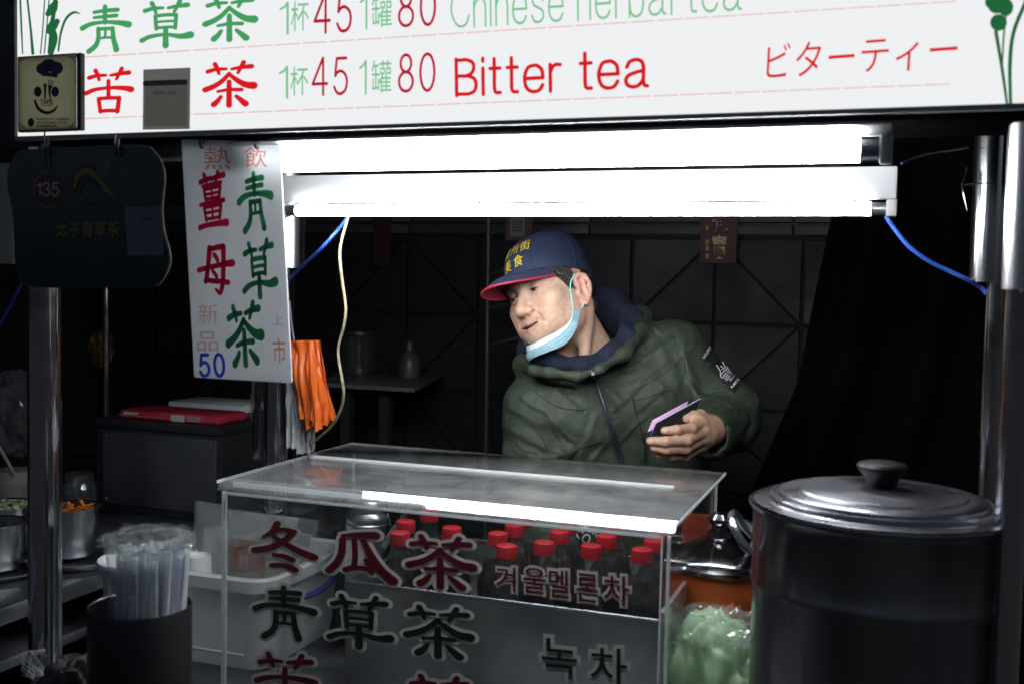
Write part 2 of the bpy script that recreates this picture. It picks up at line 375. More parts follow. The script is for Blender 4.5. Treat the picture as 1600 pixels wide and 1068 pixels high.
# plain sans-serif letters drawn as even strokes (x, y in cap heights)
def _el(cx, cy, rx, ry, n=13): return [(cx+rx*math.sin(t), cy+ry*math.cos(t)) for t in np.linspace(0, 2*math.pi, n)]
SANS = {
 'B': (.56, [[(.0,.0),(.0,1.)], [(.0,.965),(.15,.965),(.3,.965),(.46,.89),(.50,.76),(.45,.61),(.3,.53),(.15,.53),(.0,.53)], [(.3,.53),(.50,.45),(.56,.28),(.51,.11),(.35,.035),(.2,.035),(.0,.035)]]),
 'i': (.0, [[(0,0),(0,.71)], [(0,.90),(0,.98)]]), 'l': (.0, [[(0,0),(0,1)]]),
 't': (.28, [[(.12,.95),(.12,.5),(.12,.16),(.16,.04),(.28,.03)], [(0,.69),(.28,.69)]]),
 'e': (.50, [[(.02,.37),(.50,.37)], [(.50,.37),(.47,.58),(.36,.69),(.25,.71),(.1,.66),(.02,.5),(0,.36),(.03,.17),(.12,.05),(.26,.01),(.4,.05),(.49,.18)]]),
 'r': (.27, [[(0,0),(0,.71)], [(0,.48),(.06,.63),(.15,.70),(.27,.69)]]),
 'a': (.55, [[(.03,.53),(.1,.66),(.25,.71),(.39,.67),(.45,.54),(.45,.3),(.45,.12),(.48,.04),(.55,.02)], [(.45,.42),(.25,.38),(.07,.31),(0,.19),(.05,.06),(.18,.01),(.33,.05),(.45,.19)]]),
 'C': (.67, [[(.66,.72),(.58,.9),(.4,.98),(.2,.92),(.05,.72),(0,.5),(.05,.28),(.2,.08),(.4,.02),(.58,.1),(.67,.3)]]),
 'h': (.43, [[(0,0),(0,1)], [(0,.48),(.08,.64),(.24,.71),(.38,.65),(.43,.5),(.43,.25),(.43,0)]]),
 'n': (.43, [[(0,0),(0,.71)], [(0,.48),(.08,.64),(.24,.71),(.38,.65),(.43,.5),(.43,.25),(.43,0)]]),
 's': (.42, [[(.4,.55),(.34,.67),(.2,.71),(.07,.66),(.03,.54),(.1,.43),(.22,.38),(.36,.31),(.42,.19),(.36,.06),(.21,.01),(.07,.05),(0,.18)]]),
 'b': (.47, [[(0,0),(0,1)], [(0,.36),(.04,.6),(.16,.71),(.3,.7),(.43,.58),(.47,.36),(.43,.13),(.3,.01),(.15,.01),(.04,.12),(0,.36)]]),
 '0': (.50, [_el(.25,.5,.25,.49)]), '8': (.50, [_el(.25,.76,.19,.23), _el(.25,.27,.25,.26)]),
 '1': (.22, [[(0,.78),(.13,.86),(.22,.98)], [(.22,.98),(.22,0)]]),
 '4': (.56, [[(.40,1.),(.2,.65),(0,.30)], [(0,.30),(.56,.30)], [(.41,1.),(.41,0)]]),
 '5': (.50, [[(.46,.97),(.1,.97)], [(.1,.97),(.07,.75),(.04,.50)], [(.04,.5),(.14,.6),(.28,.62),(.43,.52),(.49,.32),(.42,.1),(.25,.01),(.1,.05),(0,.2)]]),
 '3': (.48, [[(.02,.8),(.1,.95),(.25,.99),(.4,.92),(.44,.76),(.38,.6),(.22,.53)], [(.22,.53),(.4,.46),(.48,.28),(.42,.08),(.25,.01),(.1,.05),(.0,.22)]]),
}
def put_sans(parent, s, fr, material, w=.08, gap=.20, off=.0008, name='lettering'):
    x = 0; st = []
    for ch in s:
        if ch == ' ': x += .34; continue
        wd, ss = SANS[ch]
        for q in ss: st.append([(px_+x, py_, w) for px_, py_ in q])
        x += wd+gap
    tot = x-gap; a, u, v = fr; b = MB()
    for i, q in enumerate(st):
        V, F = stroke_poly(q); b.add(a+(V[:,:1]/tot)*u+V[:,1:2]*v+(off+.00003*i)*FRONT, F)
    return b.build(name, material, parent, smooth=False, fix=False)
# ================================================================== SETTING
ASPH = mat('asphalt', (.05,.05,.052), .8, var=.3, vscale=20, bump=.4, bscale=120)
g = MB().box((0,2,-.05), (60,60,.1)).build('ground', ASPH, smooth=False); tag(g, kind='structure')

# ---- back wall with stone panels
WY = 3.3
wall_loc = (-1.0, WY+.1, 0)
wall = thing('back_wall', 'dark stone-clad wall behind the vendor, panels laid in diamonds', 'wall', wall_loc)
JOINT = mat('dark_joint', (.012,.012,.013), .8)
ST = [mat('stone_panel_a', (.0075,.0075,.0085), .6, var=.3, vscale=7, rvar=.15, bump=.15, bscale=30),
      mat('stone_panel_b', (.0045,.005,.0058), .6, var=.35, vscale=6, rvar=.15, bump=.15, bscale=30),
      mat('stone_panel_c', (.010,.010,.0092), .6, var=.3, vscale=8, rvar=.15, bump=.15, bscale=30),
      mat('stone_panel_d', (.008,.009,.011), .6, var=.3, vscale=7, rvar=.15, bump=.15, bscale=30)]
MB().bx((-3.6,WY+.012,0), (1.6,WY+.2,3.0)).build('backing', JOINT, wall, smooth=False)
c1 = PY(1115,505,WY); c2 = PY(1255,372,WY); cell = (c2[0]-c1[0]+c2[2]-c1[2])/2
gx0 = c1[0]; gz0 = c1[2]; jw = .008
def stone(poly, m):
    P = np.array(poly); cc = P.mean(0); P = cc+(P-cc)*(1-jw/cell*1.6)
    t = random.uniform(0,.004)
    MB().extrude([(x,WY-t,z) for x, z in P], (0,.02+t,0)).build('stone_panel', m, wall, bevel=.0015, bseg=1, smooth=False)
for i in range(-9, 6):
    for j in range(-4, 2):
        x0, z0 = gx0+i*cell, gz0+j*cell; x1, z1 = x0+cell, z0+cell
        if z1 < .75 or z0 > 1.9: continue
        a = (i//2+j//2) % 2 == 0 if True else 0
        q = [(x0,z0),(x1,z0),(x1,z1),(x0,z1)]
        k = (i*3+j*5) % 4
        blk = (i % 4 in (0,3))
        if blk:
            up = (j % 2 == 0); rt = (i % 4 == 0)
            if up == rt: stone([q[0],q[1],q[3]], ST[2]); stone([q[1],q[2],q[3]], ST[0])
            else: stone([q[0],q[1],q[2]], ST[0] if not up else ST[2]); stone([q[0],q[2],q[3]], ST[2] if not up else ST[0])
        else: stone(q, ST[k if k != 2 else 1])
# lighter ledge strips over the panels
LEDGE = mat('grey_ledge', (.045,.045,.052), .55, var=.2, vscale=5)
zt = c2[2]
for k, (za, zb, yy) in enumerate(((zt+.006, zt+.036, .05), (zt+.044, zt+.10, .035))):
    for i in range(8):
        MB().bx((-3.4+i*.62, WY-yy, za), (-3.4+i*.62+.615, WY+.01, zb)).build('ledge_tile', LEDGE, wall, bevel=.002)

# side partition, ceiling over the stall row
DARKW = mat('dark_partition', (.020,.020,.022), .75, var=.3, vscale=5)
o = MB().bx((-3.0,.9,0), (-2.94,3.3,2.4)).build('side_partition', DARKW, smooth=False); tag(o, 'dark partition closing off the far left of the stall', 'partition')
cl = thing('canopy', 'dark canopy roof over the whole stall, above the lit menu board', 'canopy', (-1,2.2,2.35))
MB().bx((-3.4,1.1,2.35), (1.6,3.5,2.40)).build('roof_sheet', mat('canopy_sheet', (.05,.05,.055), .7, var=.2), cl, smooth=False)
for i in range(5): MB().bx((-3.2+i*1.1,1.12,2.29), (-3.16+i*1.1,3.45,2.348)).build('rafter', RAILM, cl, smooth=False)

# dark hanging tarp on the right, behind the pot
tb = MB(); G = []
for i in range(60):
    u = i/59; row = []
    for j in range(30):
        v = j/29
        xl = PY(1352-150*v**.8 - 40*v, 335, 2.95)[0] if v < .45 else PY(1352-150*.45**.8-18-420*(v-.45), 335, 2.95)[0]
        x = xl*(1-u)+.75*u
        row.append((x, 2.95+.035*math.sin(u*34+v*1.5)+.02*math.sin(u*13-v*3), 2.1-v*1.9))
    G.append(row)
tb.grid(G); o = tb.build('tarpaulin', mat('black_tarp', (.002,.002,.0022), .9, spec=.1, bump=.2, bscale=12))
o.modifiers.new('thick', 'SOLIDIFY').thickness = .003
tag(o, 'black tarpaulin curtain hanging behind the steel pot on the right', 'tarpaulin')

# ---- red paper banners
GOLD = mat('gold_ink', (.30,.26,.10), .45, .3)
REDP = mat('dark_red_paper', (.07,.009,.012), .6, var=.15)
BY = WY-.06
o = thing('lucky_banner', 'dark red paper banner with gold characters hanging on the stone wall', 'banner', PY(1124,412,BY))
MB().bx((PY(1095,350,BY)[0], BY, PY(1124,412,BY)[2]), (PY(1152,350,BY)[0], BY+.002, PY(1124,250,BY)[2])).build('paper', REDP, o, smooth=False)
put_font(o, '寶', fbox(1112,367,1136,406,BY), GOLD, bold=.03); put_font(o, '進', fbox(1112,330,1138,364,BY), GOLD, bold=.03)
for y in (352,374,384,396): put_font(o, '吉', fbox(1102,y,1108,y+8,BY), GOLD, bold=.02)
o = thing('faded_banner', 'narrow faded red banner on the dark wall left of the vendor', 'banner', PY(597,416,BY))
MB().bx((PY(584,350,BY)[0], BY, PY(597,416,BY)[2]), (PY(611,350,BY)[0], BY+.002, PY(597,250,BY)[2])).build('paper', mat('faded_red', (.04,.006,.007), .7), o, smooth=False)

# ================================================================== STALL FRAME
SY = 1.25
zb = (PY(80,213,SY)[2]+PY(1600,165,SY)[2])/2
xl = PY(27,213,SY)[0]
fr_ = thing('stall_frame', 'polished steel tube frame of the tea stall with corner posts and sleeves', 'stall frame', (-.6,1.5,0))
def post(cx, Y, dpx, z0, z1, name='post', m=STEEL_P, top=None):
    p = PY(cx[0], cx[1], Y); r = dpx/2*(np.linalg.norm(CB[2]*0)+((p-EYE)@CB[2]))/FPX
    q = PY(*top, Y) if top else p
    P = [(p[0]+(q[0]-p[0])*t, Y, z0+(z1-z0)*t) for t in np.linspace(0,1,5)]
    return MB().tube(P, r, 32).build(name, m, fr_)
post((70,700), 1.33, 50, .1, 1.69)
post((435,680), 1.88, 46, .1, 1.72)
post((1588,620), 1.25, 46, .1, 1.60)
pr = PY(1541,790,1.72); pt = PY(1555,440,1.72)
MB().tube([pr+np.array([.0,0,-.9]), pr, pt, pt+(pt-pr)*1.0], .0125, 24).build('post', STEEL_P, fr_)
def sleeve(x0, x1, ybot, ytop, Y, round_=True):
    a, b = PY(x0, ybot, Y), PY(x1, ybot, Y); t = PY((x0+x1)/2, ytop, Y)[2]; r = (b[0]-a[0])/2*.97; cx = (a[0]+b[0])/2
    if round_: bb = MB().lathe([(r-.003,a[2]+.002),(r,a[2]),(r,t),(r-.003,t)], (cx,Y,0), 40)
    else: bb = MB().bx((a[0],Y-r,a[2]), (b[0],Y+r,t))
    return bb.build('sleeve', STEEL, fr_, bevel=.002 if not round_ else 0)
sleeve(1512,1562,440,190,1.72); sleeve(1563,1668,451,195,1.16)
sleeve(420,473,418,180,1.88)
# collar seam and clip on the right sleeve
s0 = PY(1537,287,1.70); MB().tube([(s0[0]+.0245*math.cos(t), 1.72+.0245*math.sin(t), s0[2]) for t in np.linspace(0,2*math.pi,24,endpoint=False)], .0008, 6, closed=True).build('seam_ring', BLACKM, fr_)
MB().tube([PY(1511,262,1.70), PY(1503,290,1.70), PY(1506,305,1.70), PY(1512,330,1.70)], .0012, 6).build('clip', STEEL_P, fr_)
# worn rail under the menu board, back beam
MB().bx((xl+.06,1.315,zb-.026), (-.86,1.36,zb-.003)).build('front_rail', RAILM, fr_, bevel=.002)
MB().bx((xl+.005,1.29,zb-.034), (xl+.05,1.345,zb-.003)).build('corner_bracket', STEEL_D, fr_, bevel=.002)
MB().bx((-1.4,1.80,1.86), (.3,1.84,1.90)).build('back_rail', RAILM, fr_, bevel=.002)
MB().bx((xl-.10,1.30,zb+.0), (xl-.012,1.44,2.2)).build('side_plate', BLACKM, fr_, bevel=.003)

# ================================================================== LIT MENU BOARD
sg = thing('lit_menu_board', 'long backlit white menu board with red and green tea names overhead', 'menu board', (-.4,SY,zb))
MB().bx((xl,SY+.001,zb+.002), (.75,SY+.008,2.16)).build('panel', emat('backlit_white', (.93,.94,.955), .93), sg, smooth=False)
zback = PZ(1500,214,zb)[1]
MB().bx((xl+.002,SY+.0085,zb), (.75,zback,2.17)).build('case', mat('board_case', (.006,.006,.007), .9, var=.3, vscale=8, spec=0), sg, bevel=.002)
MB().bx((xl-.002,SY-.002,zb-.004), (.75,SY+.012,zb+.0015)).build('bottom_trim', mat('white_trim', (.35,.36,.37), .5), sg, smooth=False)
MB().bx((xl-.012,SY-.002,zb-.004), (xl-.0025,SY+.03,2.17)).build('side_trim', RAILM, sg, smooth=False)
RED = emat('backlit_red', (.80,.012,.020), .85); CRIM = emat('backlit_crimson', (.58,.006,.035), .85)
GRN = emat('backlit_green', (.07,.42,.14), .80); LGRN = emat('backlit_light_green', (.22,.64,.32), .85); DGRN = emat('backlit_dark_green', (.02,.17,.055), .75)
PINK = emat('backlit_rule', (.93,.50,.47), .85)
put_glyph(sg,'青',fbox(128,13.5,202,83,SY,dy=-4),GRN); put_glyph(sg,'草',fbox(221,6,299,76,SY,dy=-4),GRN); put_glyph(sg,'茶',fbox(319,-2,400,68,SY,dy=-4),GRN)
put_glyph(sg,'苦',fbox(134,111,207,179,SY,dy=-3),RED); put_glyph(sg,'茶',fbox(319,101,399,170,SY,dy=-3),RED)
for dy_ in (0,1):
    if dy_:
        put_sans(sg,'1',fbox(438,104,449,153,SY),LGRN,w=.07); put_font(sg,'杯',fbox(454,104,482,150,SY,dy=-1),LGRN)
        put_sans(sg,'45',fbox(489,92,543,149,SY,dy=-2),CRIM,w=.085,gap=.28)
        put_sans(sg,'1',fbox(563,95,572,147,SY),LGRN,w=.07); put_font(sg,'罐',fbox(581,95,612,146,SY,dy=-1),LGRN)
        put_sans(sg,'80',fbox(624,86,679,144,SY,dy=-2),CRIM,w=.085,gap=.28)
    else:
        put_sans(sg,'1',fbox(439,4,450,53,SY),LGRN,w=.07); put_font(sg,'杯',fbox(455,3,483,50,SY,dy=-2),LGRN)
        put_sans(sg,'45',fbox(492,-9,549,52,SY,dy=-3),CRIM,w=.085,gap=.28)
        put_sans(sg,'1',fbox(564,-8,573,45,SY),LGRN,w=.07); put_font(sg,'罐',fbox(581,-8,613,44,SY,dy=-2),LGRN)
        put_sans(sg,'80',fbox(624,-16,680,42,SY,dy=-3),CRIM,w=.085,gap=.28)
put_sans(sg,'Bitter tea',frame_px((714,150),(1012,136),(713,93),SY),RED,w=.10)
put_sans(sg,'Chinese herbal tea',frame_px((706,44),(1158,16),(705,-16),SY),LGRN,w=.062)
put_font(sg,'ビターティー',frame_px((1197,126),(1494,106),(1200,70),SY),RED,bold=-.004)
for (a, b) in (((130,90),(1495,3)), ((132,186),(1485,132)), ((133,-4),(1500,-110))):
    n = 32; pol = []
    for i in range(n):
        t0, t1 = i/n+.0012, (i+1)/n-.0015
        x0, y0, x1, y1 = a[0]+(b[0]-a[0])*t0, a[1]+(b[1]-a[1])*t0, a[0]+(b[0]-a[0])*t1, a[1]+(b[1]-a[1])*t1
        pol.append([(x0,y0+.8),(x1,y1+.8),(x1,y1-.8),(x0,y0-.8)])
    flat_px(sg, pol, SY, PINK, name='dashed_rule')
strokes_px(sg, [[(36,84,2),(34,40,3),(31,-30,3)],[(52,84,5),(48,40,3.5),(40,-30,3)],[(64,84,2),(68,40,2),(72,-30,2)],[(70,84,2),(74,40,2),(80,-30,2)],
   [(80,82,10),(84,60,14),(82,40,8),(86,10,6),(89,-40,5)],[(78,48,12),(84,40,15),(90,34,9)],[(76,22,9),(83,14,15),(88,4,8)],[(92,80,3),(96,52,3.5),(104,30,4),(116,20,4),(126,22,1.5)]], SY, DGRN, name='plant_drawing')
strokes_px(sg, [[(1574,168,4),(1566,110,5),(1556,50,6)],[(1579,168,5),(1578,100,6),(1584,50,6),(1604,0,6)],[(1566,100,2.5),(1568,60,3),(1572,20,3)]], SY, DGRN, name='plant_drawing')
flat_px(sg, [ell_px(1560,36,13,13), ell_px(1557,8,14,14), ell_px(1571,12,12,14), ell_px(1548,4,9,10)], SY, DGRN, off=.0012, name='plant_drawing')

# ---- plaque with chef-hat smile, hung on the board
PLY = SY-.012
pq = thing('plaque', 'framed cream plaque with a chef-hat smile emblem at the left end of the menu board', 'plaque', PY(76,208,PLY))
a, b = PY(27,207,PLY), PY(126,82,PLY)
PE = mat('plaque_edge', (.03,.026,.022), .5)
MB().bx((a[0],PLY,a[2]), (a[0]+.006,PLY+.0095,b[2])).build('frame_bar', PE, pq, bevel=.002); MB().bx((b[0]-.008,PLY,a[2]), (b[0],PLY+.0095,b[2])).build('frame_bar', PE, pq, bevel=.002)
MB().bx((a[0]+.0065,PLY,a[2]), (b[0]-.0085,PLY+.0095,a[2]+.005)).build('frame_bar', PE, pq, bevel=.002); MB().bx((a[0]+.0065,PLY,b[2]-.005), (b[0]-.0085,PLY+.0095,b[2])).build('frame_bar', PE, pq, bevel=.002)
a, b = PY(29,205,PLY), PY(120,85,PLY)
MB().bx((a[0],PLY-.0012,a[2]), (b[0],PLY-.0002,b[2])).build('face', translucent('plaque_face', (.56,.55,.42), .6), pq, bevel=.0004, bseg=1)
INK = mat('dark_ink', (.012,.014,.02), .5); NAVYI = mat('navy_ink', (.04,.05,.13), .5); OLIV = mat('olive_ink', (.16,.13,.03), .5)
flat_px(pq, [ell_px(78,103,13,10), ell_px(68,108,10,9), ell_px(90,107,10,10), [(65,112),(92,115),(91,122),(66,119)]], PLY, NAVYI, off=.0018)
for q in ([(74,101),(82,102),(82,112),(74,111)], ell_px(61,144,6,8), ell_px(88,144,6,8)): flat_px(pq, [q], PLY, INK, off=.0024)
for ex in (61,88): flat_px(pq, [ell_px(ex,144,3,4.5)], PLY, NAVYI, off=.0028)
strokes_px(pq, [[(72,134,6),(72,140,4),(72,155,2.5)]], PLY, OLIV, off=.0020)
strokes_px(pq, [[(80,155,2),(79,142,4),(80,136,5)],[(77,136,1.3),(78,126,1.3)],[(80,136,1.3),(81,126,1.3)],[(83,137,1.3),(84,127,1.3)]], PLY, INK, off=.0020)
strokes_px(pq, [[(56,158,3.5),(62,171,5),(75,177,5),(86,173,4),(91,166,1.5)]], PLY, INK, off=.0020)
put_font(pq,'TAIPEI',fbox(65,156,84,163,PLY),INK,off=.0022,bold=.03); put_font(pq,'NIGHT MARKET',fbox(66,164,85,166.5,PLY),INK,off=.0022,bold=.02)
flat_px(pq, [ell_px(50,192,5,7)], PLY, INK, off=.0020)
for y, s, x1 in ((185,'臺北市觀光夜市小吃推薦店家',110),(190.5,'TAIPEI NIGHT MARKET SELECTION',108),(195.5,'美食推薦名店',90)): put_font(pq,s,fbox(58,y,x1,y+4,PLY),INK,off=.0020,bold=.02)
for (x, y) in ((33,90),(116,88),(33,200),(116,200)):
    sx = 1 if x < 70 else -1; sy = 1 if y < 150 else -1
    strokes_px(pq, [[(x,y+8*sy,.8),(x+sx*1,y+2*sy,1.2),(x+sx*9,y,.8)],[(x+sx*2,y+4*sy,.8),(x+sx*4,y+4*sy,1),(x+sx*5,y+1.5*sy,.8)]], PLY, OLIV, off=.0020)

# ---- square notice stuck over the board
NY = SY-.003
nt_ = thing('taped_notice', 'small grey plastic-sleeved notice taped on the menu board between the red characters', 'notice', PY(260,202,NY))
MB().hexa([PY(223,203,NY+.002),PY(296.5,202,NY+.002),PY(296.5,202,NY),PY(223,203,NY),PY(224,109,NY+.002),PY(297.5,106,NY+.002),PY(297.5,106,NY),PY(224,109,NY)]).build('sleeve', translucent('notice_sleeve', (.52,.52,.48), .65), nt_, smooth=False)
flat_px(nt_, [[(226,198),(293,198),(294,124),(227,126)]], NY, translucent('notice_paper', (.75,.75,.70), .65), name='paper')
strokes_px(nt_, [[(228,131,8),(258,130,8),(290,129,8)]], NY, mat('old_tape', (.20,.19,.12), .3, var=.2), name='tape', off=.0014)
put_font(nt_,'掃描加入好友',fbox(240,143,275,148,NY),INK,off=.0012)

# ---- dark green hanging board, 135
GY = 1.20
gb = thing('green_stall_board', 'dark green wavy-edged stall board numbered 135 hanging on wires at left', 'stall board', PY(140,447,GY))
out = catmull([(18,252),(27,239),(49,235),(130,231),(219,228),(241,239),(252,256),(256,280),(252,322),(254,356),(264,395),(262,419),(246,444),(219,448),(130,448),(49,447),(32,434),(23,407),(22,370),(19,327),(12,292),(12,270)], 5, closed=True)
GREENB = mat('dark_green_board', (.010,.030,.030), .22, rvar=.08, vscale=10, bump=.12, bscale=7, coat=.3)
MB().extrude([PY(x,y,GY) for x, y in out], (0,.004,0)).build('board', GREENB, gb, bevel=.001, bseg=1)
rim = [PY(x,y,GY)+np.array([0,.002,0]) for x, y in out]
MB().tube(rim, .0016, 6, closed=True).build('edge_strip', mat('clear_edge', (.10,.10,.08), .2), gb)
PRED = mat('badge_red', (.14,.012,.012), .4); POR = mat('badge_rim', (.26,.09,.015), .4); PWH = mat('faded_white_ink', (.40,.41,.42), .5); PYL = mat('faded_yellow_ink', (.24,.20,.035), .5); PDIM = mat('dim_gold_ink', (.085,.075,.025), .5)
flat_px(gb, [ell_px(75,296,22.5,28)], GY, POR, off=.0006, name='badge_rim'); flat_px(gb, [ell_px(75,296,20,25)], GY, PRED, off=.0010, name='badge')
put_sans(gb,'135',fbox(60,286,93,306,GY),PWH,w=.17,off=.0016)
strokes_px(gb, [[(116,295,3),(124,272,9),(140,268,9),(156,282,8),(170,300,6),(182,307,2)]], GY, PYL, off=.0007, name='wave_logo')
strokes_px(gb, [[(116,300,4),(118,282,12),(130,260,6),(144,262,3),(160,282,1)]], GY, mat('logo_red', (.09,.02,.012), .5), off=.0005, name='wave_logo')
strokes_px(gb, [[(124,304,3),(128,288,8),(140,280,10),(152,290,4)]], GY, mat('logo_grey', (.02,.03,.04), .4), off=.0009, name='wave_logo')
PSIL = mat('silver_ink', (.16,.18,.19), .3, .4)
put_font(gb,'廣',fbox(158,250,175,276,GY),PSIL); put_font(gb,'州街',fbox(178,262,205,284,GY),PSIL); put_font(gb,'夜市',fbox(166,282,192,296,GY),PSIL)
put_font(gb,'GUANGZHOU ST.',fbox(126,316,190,323,GY),PDIM); put_font(gb,'NIGHT MARKET',fbox(128,328,188,335,GY),PDIM)
put_font(gb,'太子青草茶',fbox(88,346,188,371,GY),PYL,bold=.02)
put_font(gb,'Tai-Zi Bitter Tea & Herbal',fbox(77,377,196,387,GY),PDIM); put_font(gb,'Tea 太子苦茶',fbox(104,393,170,404,GY),PDIM); put_font(gb,'타이즈 고차 한약 허브차',fbox(74,408,206,419,GY),PDIM)
flat_px(gb, [[(195,324),(252,322.5),(257,399),(200,399)]], GY, mat('stuck_paper', (.17,.175,.185), .5, var=.1), off=.0006, name='stuck_paper')
put_font(gb,'台灣行動支付',fbox(219,340,240,344,GY),INK,off=.0010)
for (x, yt) in ((72,207),(183,212)):
    MB().tube(catmull([PY(x-2,yt,GY+.03),PY(x-3,yt+14,GY-.004),PY(x-1,yt+32,GY-.004),PY(x+2,yt+20,GY-.005),PY(x+3,yt+6,GY+.02)],6), .0011, 6).build('hanging_wire', BLACKM, gb)
MB().tube(catmull([PY(70,222,GY-.004),PY(71,246,GY-.005),PY(73,264,GY-.005)],5), .001, 6).build('hanging_wire', BLACKM, gb)

# ---- white hanging menu
HY = 1.27
hm = thing('hanging_menu', 'white plastic hanging menu with red and green brush characters and blue 50', 'menu sign', PY(380,596,HY))
def bulge(x, y): return HY+.006*math.sin((y-218)/380*math.pi)-.010*((y-218)/380)
MENU = translucent('white_menu_plastic', (.90,.92,.93), .5)
cor = {'tl':(283,218),'tr':(437,222),'bl':(303,589),'br':(456,598)}
def mpx(u, v):
    a = np.array(cor['tl'])*(1-u)+np.array(cor['tr'])*u; b = np.array(cor['bl'])*(1-u)+np.array(cor['br'])*u
    return a*(1-v)+b*v
G1 = [[PY(*mpx(u,v),HY) for v in np.linspace(0,1,12)] for u in np.linspace(0,1,6)]
pts = [PY(*mpx(u,v),HY) for u, v in ((.015,0),(.985,0),(1,.006),(1,.994),(.985,1),(.015,1),(0,.994),(0,.006))]
MB().extrude(pts, (0,.003,0)).build('board', MENU, hm, bevel=.0006, bseg=1, smooth=False)
MR = translucent('menu_crimson', (.62,.006,.07), .4); MG = translucent('menu_green', (.02,.20,.08), .4); MBL = translucent('menu_blue', (.02,.09,.75), .4)
MF = translucent('menu_worn_red', (.80,.30,.18), .5); MF2 = translucent('menu_faded_red', (.86,.58,.50), .5)
def mb_(x0,y0,x1,y1): return fbox(x0,y0,x1,y1,HY,dx=-(y1-y0)*.05)
put_glyph(hm,'薑',mb_(312,272,357,359),MR,slant=.06,wmul=1.3); put_glyph(hm,'母',mb_(312,383,367,460),MR,wmul=1.15)
for ch, bx_ in (('青',(375,273,427,360)),('草',(382,379,433,465)),('茶',(357,477,413,573))): put_glyph(hm,ch,mb_(*bx_),MG,slant=.10,wmul=1.15)
put_font(hm,'熱',mb_(320,230,361,265),MF); put_font(hm,'飲',mb_(384,230,418,262),MF)
put_font(hm,'新',mb_(311,475,342,506),MF2); put_font(hm,'品',mb_(309,518,342,549),MF2); put_font(hm,'上',mb_(427,489,444,508),MF2); put_font(hm,'市',mb_(428,528,448,567),MF)
put_sans(hm,'50',mb_(314,553,351,587),MBL,w=.16,gap=.30)
for x in (318,403):
    MB().tube(catmull([PY(x-4,207,HY+.012),PY(x-6,222,HY-.002),PY(x-3,232,HY-.003),PY(x+2,228,HY+.006)],6), .0013, 6).build('hanging_wire', BLACKM, hm)
    MB().tube(catmull([PY(x+2,205,HY+.014),PY(x+4,216,HY-.002),PY(x-1,224,HY-.003)],6), .0009, 6).build('hanging_wire', BLACKM, hm)

# ================================================================== FLUORESCENT LAMPS
TUBE = emat('lamp_tube', (.93,.96,1.0), TUBE_POWER)
def lamp(name, label, xl_, yl_, xr_, yr_, Y, rt, hous_h, up):
    a, b = PY(xl_,yl_,Y), PY(xr_,yr_,Y); z = (a[2]+b[2])/2; x0, x1 = a[0], b[0]
    o = thing(name, label, 'lamp', ((x0+x1)/2, Y, z), 'fluorescent batten lamps over the counter')
    tb_ = MB().tube([(x0+.022,Y,z),(x1-.022,Y,z)], rt, 20).build('tube', TUBE, o)
    for x in (x0+.011, x1-.011):
        MB().tube([(x-.011,Y,z),(x+.011,Y,z)], rt*.98, 20).build('tube_cap', STEEL_D, tb_)
    zh = z+rt+.004 
    MB().hexa([(x0-.012,Y-.009,zh),(x1+.012,Y-.009,zh),(x1+.012,Y+.009,zh),(x0-.012,Y+.009,zh),(x0-.012,Y-.032,zh+hous_h),(x1+.012,Y-.032,zh+hous_h),(x1+.012,Y+.032,zh+hous_h),(x0-.012,Y+.032,zh+hous_h)]).build('housing', WHITEPAINT, o, bevel=.002)
    for x in (x0-.006, x1+.006):
        MB().bx((x-.007,Y-.014,z-rt-.002), (x+.007,Y+.014,zh-.0005)).build('socket', mat('socket_plastic', (.45,.45,.42), .5), o, bevel=.002)
    return o
lamp('fluorescent_lamp','lower fluorescent batten lamp with a bare tube, right above the vendor',447,327,1386,329,1.615,.0093,.043,1)
lamp('fluorescent_lamp','upper fluorescent batten lamp tucked up under the menu board',385,253.6,1376,237,1.292,.0130,.008,1)

# ================================================================== CABLES
def cable(name, label, pts, r, m, n=8):
    o = MB().tube(catmull([PY(x,y,Y) for x, y, Y in pts], n), r, 8).build(name, m); return tag(o, label, 'cable')
cable('blue_cable','blue cable sagging from the lamp end to the right post',[(1384,338,1.69),(1398,358,1.69),(1420,385,1.69),(1450,407,1.695),(1480,422,1.70),(1510,436,1.70),(1532,449,1.72),(1546,464,1.72)],.0031,BLUEW)
cable('blue_cable','blue cable running from the lamp down to the post behind the hanging menu',[(548,334,1.69),(530,357,1.70),(500,390,1.70),(470,418,1.78),(440,448,1.86)],.0031,BLUEW)
cable('blue_cable','thin blue cable slanting down beside the green board at the far left',[(40,425,1.42),(30,448,1.45),(14,480,1.5),(-12,525,1.55)],.0028,BLUEW)
cable('beige_cord','twisted beige cord dangling from the lamp to the clear cabinet lid',[(545,336,1.69),(534,375,1.69),(531,400,1.69),(535,440,1.69),(540,478,1.69),(538,505,1.69),(529,540,1.7),(529,560,1.7),(534,590,1.7),(537,615,1.71),(532,640,1.73),(519,664,1.76),(502,680,1.79),(486,692,1.8)],.0026,BEIGEW)
cable('grey_cable','thin grey cable hanging along the orange bags',[(452,470,1.80),(456,510,1.8),(464,560,1.8),(472,620,1.8),(478,690,1.81)],.0022,mat('grey_sheath',(.12,.12,.16),.4))
cable('thin_lamp_wire','thin dark blue wire between the upper lamp and the right sleeve',[(1408,256,1.385),(1430,246,1.42),(1460,239,1.5),(1490,235,1.6),(1512,231,1.7)],.0012,mat('dark_blue_sheath',(.03,.03,.10),.4))
